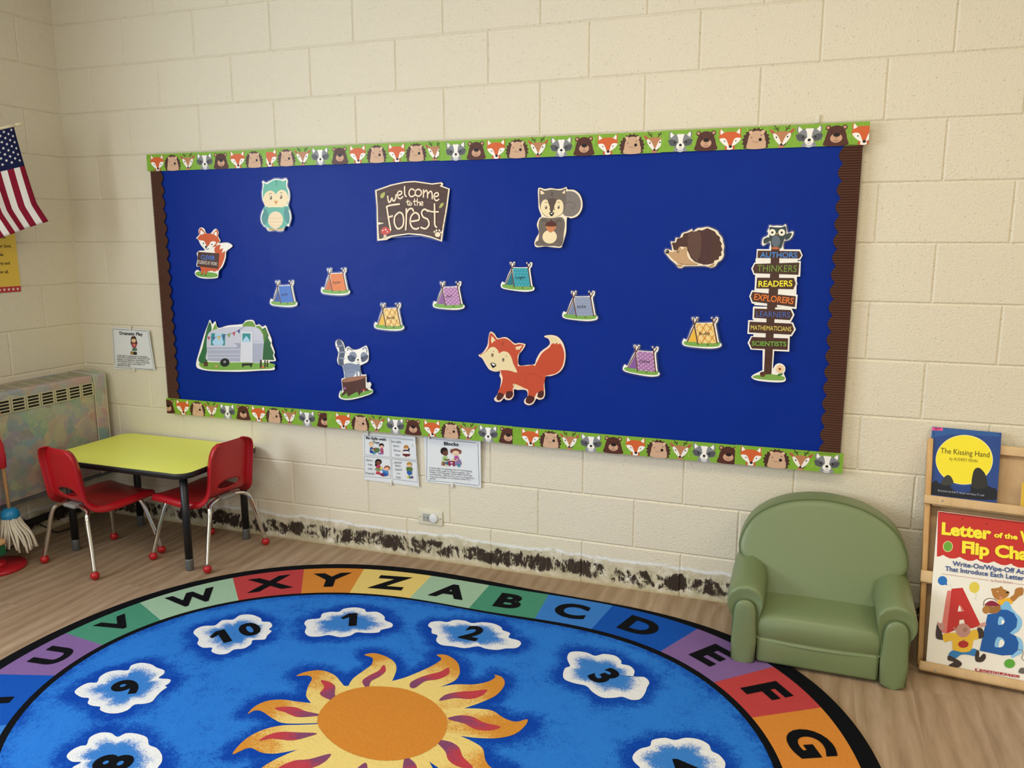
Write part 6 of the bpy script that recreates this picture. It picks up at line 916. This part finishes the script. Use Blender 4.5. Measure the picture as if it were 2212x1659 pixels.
# ------------------------------------------------------------------ alphabet rug
RC = (2.345, -1.178); RT = .0085
RG = DATA['_rug']
def solve(A, b):
    n = len(b); Mx = [r[:] + [v] for r, v in zip(A, b)]
    for i in range(n):
        p = max(range(i, n), key=lambda k: abs(Mx[k][i])); Mx[i], Mx[p] = Mx[p], Mx[i]
        for k in range(n):
            if k != i:
                f = Mx[k][i]/Mx[i][i]
                for j in range(i, n+1): Mx[k][j] -= f*Mx[i][j]
    return [Mx[i][n]/Mx[i][i] for i in range(n)]
def radial(pts, order=3):
    """point-symmetric closed outline r(angle) through the traced points"""
    bas = lambda a: [1.0] + [f(2*k*a) for k in range(1, order+1) for f in (math.cos, math.sin)]
    rows = []; rhs = []
    for x, y in pts:
        dx, dy = x/1000 - RC[0], y/1000 - RC[1]; rows.append(bas(math.atan2(dy, dx))); rhs.append(math.hypot(dx, dy))
    n = len(rows[0]); A = [[sum(r[i]*r[j] for r in rows) + (1e-3*(i+1) if i == j and i else 0) for j in range(n)] for i in range(n)]
    cf = solve(A, [sum(r[i]*v for r, v in zip(rows, rhs)) for i in range(n)])
    return lambda a: sum(c*b for c, b in zip(cf, bas(a)))
rO, rC, rI, rR = (radial(RG[k]) for k in ('outer', 'cout', 'cin', 'rin'))
pol = lambda r, a: (RC[0] + r(a)*math.cos(a), RC[1] + r(a)*math.sin(a))
def inpoly(x, y, p):
    c = False; n = len(p)
    for i in range(n):
        (x0, y0), (x1, y1) = p[i], p[i-1]
        if (y0 > y) != (y1 > y) and x < (x1-x0)*(y-y0)/(y1-y0) + x0: c = not c
    return c
def pdist(x, y, p):
    d = 9.0
    for i in range(len(p)):
        (x0, y0), (x1, y1) = p[i], p[i-1]; dx, dy = x1-x0, y1-y0; t = max(0, min(1, ((x-x0)*dx + (y-y0)*dy)/(dx*dx+dy*dy+1e-12))); d = min(d, math.hypot(x-x0-t*dx, y-y0-t*dy))
    return d
k3 = lambda l: [(a/1000, b/1000) for a, b in l]
mir = lambda l: [(2*RC[0]-a, 2*RC[1]-b) for a, b in l]
clouds = {k: (smooth_closed(k3(v[0]), 3), k3(v[1])[0]) for k, v in RG['clouds'].items()}
for new, old in (('6', '1'), ('5', '10'), ('7', '2')): clouds[new] = (mir(clouds[old][0]), mir([clouds[old][1]])[0])
sl_, sr_ = k3(RG['sunL']), k3(RG['sunR'])
rays = [sl_[0:10], sl_[10:21], sl_[20:32], sl_[31:41] + sr_[:1], sr_[0:11], sr_[10:21], sr_[20:31]]
rotc = lambda l, a: [(RC[0] + (x-RC[0])*math.cos(a) - (y-RC[1])*math.sin(a), RC[1] + (x-RC[0])*math.sin(a) + (y-RC[1])*math.cos(a)) for x, y in l]
rays = [smooth_open(r, 4) for r in rays]; rays = rays + [rotc(rays[6], -R(32.6)*k) for k in (1, 2, 3, 4)]
sun = [p for r in rays for p in r[::3]]
mb = MB(); N = 360
BLACK = lin('0B0D13')
mb.col = BLACK; mb.smooth = True
def ring(f, z, e=0): return [mb.vert((RC[0] + (f(a)+e)*math.cos(a), RC[1] + (f(a)+e)*math.sin(a), z)) for a in (2*PI*k/N for k in range(N))]
r0, r1, r2, r3 = ring(rO, 0.0005, -.002), ring(rO, .004, .0), ring(rO, RT-.001, -.003), ring(rO, RT, -.007)
def strip(a, b):
    n = len(a)
    for k in range(n): mb.face((a[k], a[(k+1) % n], b[(k+1) % n], b[k]))
strip(r0, r1); strip(r1, r2); strip(r2, r3); r4 = ring(rC, RT); strip(r3, r4)
r5 = ring(rI, RT); r6 = ring(rR, RT); strip(r5, r6)
mb.face(r0[::-1])
# coloured letter band
ang = lambda p: math.atan2(p[1]-RC[1], p[0]-RC[0])
div = [(ang(k3([d[0]])[0]), ang(k3([d[1]])[0])) for d in RG['div']]
div = div + [(a+PI, b+PI) for a, b in div] + [div[0]]
cyc = {'mint': 'A9CDB0', 'green': '4F9A7E', 'lblue': '3F86DC', 'blue': '1458BE', 'purple': '8A6AA6', 'red': 'C6484A', 'orange': 'E0903C', 'yellow': 'F2D880'}
names = ['purple', 'green', 'mint', 'red', 'orange', 'yellow', 'mint', 'green', 'lblue', 'blue', 'purple', 'red', 'orange', 'yellow', 'mint', 'green', 'lblue', 'blue', 'purple', 'red', 'orange', 'yellow', 'mint', 'green', 'lblue', 'blue']
letters = 'UVWXYZABCDEFGHIJKLMNOPQRST'
seg = []
for i in range(26):
    (a0, b0), (a1, b1) = div[i], div[i+1]
    a1 = a0 - ((a0-a1) % (2*PI)); b1 = b0 - ((b0-b1) % (2*PI))
    if abs(((a0+a1)-(b0+b1))/2) > PI/2: b0 += 2*PI*round(((a0+a1)-(b0+b1))/(4*PI)); b1 = b0 - ((b0-b1) % (2*PI))
    n = 14; mb.col = lin(cyc[names[i]])
    o = [mb.vert((*pol(rC, a0 + (a1-a0)*k/n), RT)) for k in range(n+1)]; q = [mb.vert((*pol(rI, b0 + (b1-b0)*k/n), RT)) for k in range(n+1)]
    for k in range(n): mb.face((o[k], o[k+1], q[k+1], q[k])[::-1])
    pm = [pol(rC, (a0+a1)/2), pol(rI, (b0+b1)/2)]; seg.append((letters[i], pm))
# blue field, darker around clouds and sun
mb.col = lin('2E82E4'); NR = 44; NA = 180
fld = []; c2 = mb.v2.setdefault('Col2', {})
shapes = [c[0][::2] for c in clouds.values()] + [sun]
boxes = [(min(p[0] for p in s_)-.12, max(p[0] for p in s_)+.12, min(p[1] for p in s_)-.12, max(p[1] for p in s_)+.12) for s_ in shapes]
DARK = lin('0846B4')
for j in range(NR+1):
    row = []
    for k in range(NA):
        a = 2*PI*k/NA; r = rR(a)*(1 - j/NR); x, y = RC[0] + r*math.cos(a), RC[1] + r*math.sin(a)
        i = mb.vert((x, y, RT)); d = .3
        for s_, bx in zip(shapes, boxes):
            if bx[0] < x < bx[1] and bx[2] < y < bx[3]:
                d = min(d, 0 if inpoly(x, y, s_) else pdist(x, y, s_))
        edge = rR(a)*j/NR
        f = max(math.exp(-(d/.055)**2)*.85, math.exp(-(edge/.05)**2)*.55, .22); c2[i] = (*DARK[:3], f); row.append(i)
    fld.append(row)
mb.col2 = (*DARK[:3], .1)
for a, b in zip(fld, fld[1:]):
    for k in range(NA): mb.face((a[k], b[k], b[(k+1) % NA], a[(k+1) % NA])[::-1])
# clouds
WHITE = lin('F4F7FA'); CB = lin('3E86DA')
mb.col = WHITE
for key, (p, c) in clouds.items():
    cx, cy = sum(q[0] for q in p)/len(p), sum(q[1] for q in p)/len(p); prev = None
    for t, f in ((1, .001), (.92, .03), (.80, .28), (.66, .58), (.48, .92), (.25, 1.2), (.02, 1.3)):
        cur = [mb.vert((cx + (q[0]-cx)*t, cy + (q[1]-cy)*t, RT+.0006)) for q in p]
        for i in cur: c2[i] = (*CB[:3], f)
        if prev:
            n = len(cur)
            for k in range(n): mb.face((prev[k], cur[k], cur[(k+1) % n], prev[(k+1) % n]))
        prev = cur
mb.col2 = (0, 0, 0, 0)
# sun: yellow rays, orange tips by distance from its centre
YEL = lin('F6DC86'); ORG = lin('DE9638')
scx, scy = RC
def flat(p, z, col, colb, fun):
    mb.col = col; ids = []
    for q in p:
        i = mb.vert((*q, z)); ids.append(i)
        if fun: c2[i] = (*colb[:3], fun(math.hypot(q[0]-scx, q[1]-scy)))
    for t in tessellate_polygon([[Vector((*q, 0)) for q in p]]):
        a, b, c = (p[k] for k in t); ar = (b[0]-a[0])*(c[1]-a[1]) - (c[0]-a[0])*(b[1]-a[1])
        if abs(ar) > 1e-12: mb.face([ids[k] for k in (t if ar > 0 else t[::-1])])
for n_, r_ in enumerate(rays): flat(r_ + [RC], RT+.0004+.00003*n_, YEL, ORG, lambda d: max(.001, min(.95, (d-.24)/.16)))
PUR = lin('8A4E74'); RED = lin('C84650')
fl_ = [smooth_closed(k3(f), 4) for f in RG['flames']]; fl_ += [rotc(fl_[6], -R(32.6)*k) for k in (1, 2, 3, 4)]
for q in fl_:
    flat(q, RT+.0009, PUR, RED, lambda d: max(.001, min(.98, (d-.21)/.09)))
disc = k3(RG['disc']); disc = smooth_closed(disc, 3)
flat(disc, RT+.0012, lin('DD9038'), ORG, None)
# letters and numbers
def stamp(txt, c, upv, h, bold, width=None):
    v, f, asp = text_shape(txt, bold, 5); L = math.hypot(*upv); ux, uy = upv[0]/L, upv[1]/L; rx, ry = uy, -ux; w = asp*h if width is None else width
    mb.col = BLACK; ids = [mb.vert((c[0] + rx*(x-.5)*w + ux*(y-.5)*h, c[1] + ry*(x-.5)*w + uy*(y-.5)*h, RT+.0014)) for x, y in v]
    for q in f: mb.face([ids[k] for k in q])
for ch_, (a, b) in seg:
    c = ((a[0]+b[0])/2, (a[1]+b[1])/2); L = math.hypot(a[0]-b[0], a[1]-b[1]); v, f, asp = text_shape(ch_, 2, 5)
    stamp(ch_, c, (a[0]-b[0], a[1]-b[1]), L*.56, 2, min(asp*L*.56*1.15, .19))
def one(c, upv, h):
    L = math.hypot(*upv); ux, uy = upv[0]/L, upv[1]/L; rx, ry = uy, -ux
    flat([(c[0] + rx*(x-.35)*h + ux*(y-.5)*h, c[1] + ry*(x-.35)*h + uy*(y-.5)*h) for x, y in ((.04, .70), (.32, 1.0), (.62, 1.0), (.62, 0), (.34, 0), (.34, .70), (.12, .58))], RT+.0014, BLACK, None, None)
for key, (p, c) in clouds.items():
    uv_ = (c[0]-RC[0], c[1]-RC[1] + .25); L_ = math.hypot(*uv_); rr_ = (uv_[1]/L_, -uv_[0]/L_)
    if key == '1': one(c, uv_, .105)
    elif key == '10': one((c[0]-rr_[0]*.055, c[1]-rr_[1]*.055), uv_, .105); stamp('0', (c[0]+rr_[0]*.05, c[1]+rr_[1]*.05), uv_, .105, 2, None)
    else: stamp(key, c, uv_, .105, 2, None)
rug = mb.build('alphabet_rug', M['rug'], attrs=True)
tag(rug, 'big oval alphabet rug with sun, numbered clouds and coloured letter border', 'rug')

# ------------------------------------------------------------------ green child armchair
AC = empty('child_armchair', (3.553, -.450, .0105)); tag(AC, 'small green vinyl armchair with rounded back beside the book rack', 'armchair')
V = M['vinyl']
mb = MB(); mb.box(-.1895, .1895, .0035, .36, .0, .090); bevel(mb.build('base_apron', V, AC), .012, 3)
# seat cushion: profile swept across, softened ends
def cushion_prof(e): return [(.030+e, .080+e), (.010+e, .086+e), (.002+e, .118), (.006+e, .146-e), (.022+e, .166-e), (.06, .177-e), (.14, .184-e), (.24, .190-e), (.30-e, .185-e), (.31-e, .15), (.30-e, .076+e)]
mb = MB(); mb.smooth = True
mb.loft([[(x, y, z) for y, z in smooth_closed(cushion_prof(e), 3)] for x, e in ((-.192, .012), (-.190, .004), (-.182, .0), (-.09, -.003), (0, -.004), (.09, -.003), (.182, 0), (.190, .004), (.192, .012))]); o = mb.build('seat_cushion', V, AC); fixn(o)
# backrest: domed slab leaning back
dome = [(-.185, .10), (-.188, .20), (-.192, .262), (-.262, .286), (-.278, .312), (-.276, .345), (-.262, .385), (-.235, .425), (-.190, .459), (-.130, .486), (-.065, .500), (0, .505), (.065, .500), (.130, .486), (.190, .459), (.235, .425), (.262, .385), (.276, .345), (.278, .312), (.262, .286), (.192, .262), (.188, .20), (.185, .10)]
dm = smooth_closed(dome, 3)
def back_ring(sc, dy):
    cz = .30; out = []
    for x, z in dm:
        X, Z = x*sc, cz + (z-cz)*sc
        puff = .013*max(0, 1-(X/.285)**2)*max(0, 1-((Z-.30)/.24)**2) if dy < .012 else 0
        out.append((X, .168 + (Z-.18)*.36 + dy - puff, Z))
    return out
mb = MB(); mb.smooth = True
mb.loft([back_ring(q, 0) for q in (.03, .2, .4, .6, .75, .86)] + [back_ring(.93, .001), back_ring(.965, .005), back_ring(.980, .010), back_ring(.988, .013), back_ring(.998, .018), back_ring(1.0, .035), back_ring(1.0, .085), back_ring(.99, .097), back_ring(.96, .104), back_ring(.5, .106), back_ring(.02, .106)])
bk = mb.build('backrest', V, AC); fixn(bk)
mb = MB(); mb.smooth = True
arc = [p for p in back_ring(.978, .0095) if p[2] > .29]; mb.tube(arc, .0028, 8); mb.build('piping', M['vinyl_seam'], bk)
mb = MB(); mb.box(-.20, .20, .30, .385, 0, .20); bevel(mb.build('rear_panel', V, AC), .012, 3)
# arms: mushroom section lofted front to back
def arm_sec(side, y, top, grow, base=0.0):
    """side -1 left / +1 right; section in x (outwards positive) and z"""
    pts = [(-.038, base), (-.040, .08), (-.042, .140), (-.050, .172), (-.058, .205), (-.054, .232), (-.036, .252), (-.006, .262), (.026, .256), (.050, .238), (.060, .212), (.060, .186), (.052, .168), (.044, .158), (.041, .12), (.040, base)]
    c = (-.002, .13); out = []
    for x, z in pts:
        zz = z + (top - .262)*max(0, (z-.15)/.112) if z > .15 else z
        xx = c[0] + (x-c[0])*grow; zz = zz if zz < .05 else .05 + (zz-.05)*(1 - (1-grow)*.45)
        out.append((side*(.2305 + xx), y, zz))
    return out
for sd in (-1, 1):
    arm = empty('arm', (0, 0, 0)); 
    mb = MB(); mb.smooth = True
    secs = [(.004, .258, .90), (.0025, .262, .94), (.004, .265, .97), (.010, .267, 1.0), (.06, .272, 1.02), (.14, .284, 1.02), (.22, .297, 1.02), (.30, .306, 1.0), (.345, .306, .96), (.360, .302, .86)]
    mb.loft([arm_sec(sd, y, t, g_) for y, t, g_ in secs]); COL.objects.unlink(arm); bpy.data.objects.remove(arm)
    a_ = mb.build('arm', V, AC); fixn(a_)
    # front panel: padded inverted U
    pan = [(-.036, .002), (-.036, .15), (-.034, .185), (-.026, .206), (-.012, .217), (.004, .219), (.020, .213), (.031, .198), (.036, .175), (.037, .14), (.037, .002)]
    mb = MB(); mb.smooth = True
    def pr(sc, y): return [(sd*(.2305 + (.0005 + (x-.0005)*sc)), y, (.1 + (z-.1)*(1-(1-sc)*(.35 if z > .1 else .12)))) for x, z in smooth_closed(pan, 2)]
    mb.loft([pr(1.0, .006), pr(1.0, -.002), pr(.96, -.007), pr(.86, -.0095), pr(.5, -.011), pr(.02, -.0115)], cap0=False); o = mb.build('arm_front_panel', V, a_); fixn(o)
    mb = MB(); mb.smooth = True; mb.tube([(sd*(.2305+x*1.02), -.0005, z*1.005) for x, z in smooth_open(pan, 3)], .0026, 8); mb.build('piping', M['vinyl_seam'], a_)

# ------------------------------------------------------------------ book rack with books
e1 = Vector((.9947, -.103, 0)); e2 = Vector((0.033483, 0.323343, 0.945689)); e2 = (e2 - e1*e2.dot(e1)).normalized(); e3 = e1.cross(e2)
RK = empty('book_rack', (3.876, -.290, 0)); tag(RK, 'leaning wooden display rack for books at the right wall end', 'book rack')
def rk(mbuf, u0, u1, v0, v1, d0, d1, sk=0.0):
    f = lambda u, v, d: e1*(u + sk*v) + e2*v + e3*d
    i = [mbuf.vert(f(u, v, d)) for d in (d0, d1) for v in (v0, v1) for u in (u0, u1)]
    for q in ((0, 2, 3, 1), (4, 5, 7, 6), (0, 1, 5, 4), (2, 6, 7, 3), (0, 4, 6, 2), (1, 3, 7, 5)): mbuf.face([i[k] for k in q])
def rkpart(name, boxes, m, bev=.003, parent=None):
    mbuf = MB()
    for b in boxes: rk(mbuf, *b)
    o = mbuf.build(name, m, parent or RK); fixn(o); bevel(o, bev, 2); return o
rkpart('side_panel', [(-.002, .016, .012, .778, -.055, .0, -.030)], M['maple_edge'])
rkpart('side_panel', [(.94, .958, .012, .778, -.055, .0)], M['maple_edge'])
rkpart('back_panel', [(.0, .95, .02, .765, -.050, -.042)], M['maple_back'], .001)
rkpart('top_rail', [(-.010, .94, .746, .778, -.048, -.024)], M['maple'])
for u0, v0, v1 in ((-.022, .551, .581), (-.014, .287, .327)):
    rkpart('ledge_rail', [(u0, .957, v0, v1, -.002, .014)], M['maple'])
    rkpart('ledge', [(.004, .94, v0-.004, v0+.008, -.042, -.002)], M['maple'])
rkpart('base_rail', [(.0, .957, .030-.026, .034, .028, .042)], M['maple'], .006)
rkpart('base_ledge', [(.004, .953, .001, .010, -.045, .030)], M['maple'])
for u, v in ((.034, .566), (.050, .012), (.036, .308)):
    mbuf = MB(); c = e1*u + e2*v + e3*(.0142 if v > .1 else .0422)
    ids = [mbuf.vert(c + (e1*math.cos(k*PI/4) + e2*math.sin(k*PI/4))*.0035 + e3*.0004) for k in range(8)]; mbuf.face(ids); mbuf.build('screw', M['screw'], RK)
def book_on_rack(name, u0, u1, v0, v1, th, front, cover, key, label, cat, group=None, bg=None, extra=None):
    o0 = Vector((3.876, -.290, 0)) + e3*front
    mbuf = MB()
    f = lambda u, v, d: e1*u + e2*v + e3*d
    s = Sheet((0, 0, 0), e1, e2, e3); s.EPS = .00004
    s.slab([(u0, v0), (u1, v0), (u1, v1), (u0, v1)], th, 'E2DCCB'); s.rect(u0, u1, v0, v1, bg)
    b = Sheet(e3*(-th), e1, e2, e3); 
    s.mb.col = lin(cover); s.mb.face([s.mb.vert(f(u, v, -th)) for u, v in ((u0, v0), (u0, v1), (u1, v1), (u1, v0))])
    s.clip = (u0+.0004, u1-.0004, v0+.0004, v1-.0004)
    if key: s.layers(DATA[key][1], lambda l: l[0] != 't')
    if extra: extra(s)
    o = s.build(name, M['cover'], loc=o0); tag(o, label, cat, group)
    for l in (DATA[key][1] if key else []):
        if l[0] == 't': t = Sheet((0, 0, 0), e1, e2, e3); t.h = s.h + .0003; t.layers([l]); t.build('lettering', M['cover'], o)
    return o
book_on_rack('picture_book', -.014, .1945, .564, .819, .008, -.010, '24468C', 'book', 'blue picture book with a big yellow moon standing on the rack ledge', 'book', 'books on the display rack', '24468C')
def punch(s):
    s.up(); s.flat = True
    for k in range(44): s.rect(.030+k*.0062, .0325+k*.0062, .524, .5275, '5A1512')
    for u, v in ((.096, .515), (.166, .5085)): s.ell(u, v, .0016, .0020, '2A0E0C', 10)
ch2 = book_on_rack('flip_chart', .022, .400, .014, .530, .009, .025, 'E8E6DC', 'chart', 'tall red and white letter flip chart standing in the lower rack', 'flip chart', None, 'EEECE4', punch)
book_on_rack('picture_book', .262, .44, .564, .66, .007, -.010, 'D8B23C', None, 'book with a yellow cover at the right end of the same ledge', 'book', 'books on the display rack', 'D8B23C')
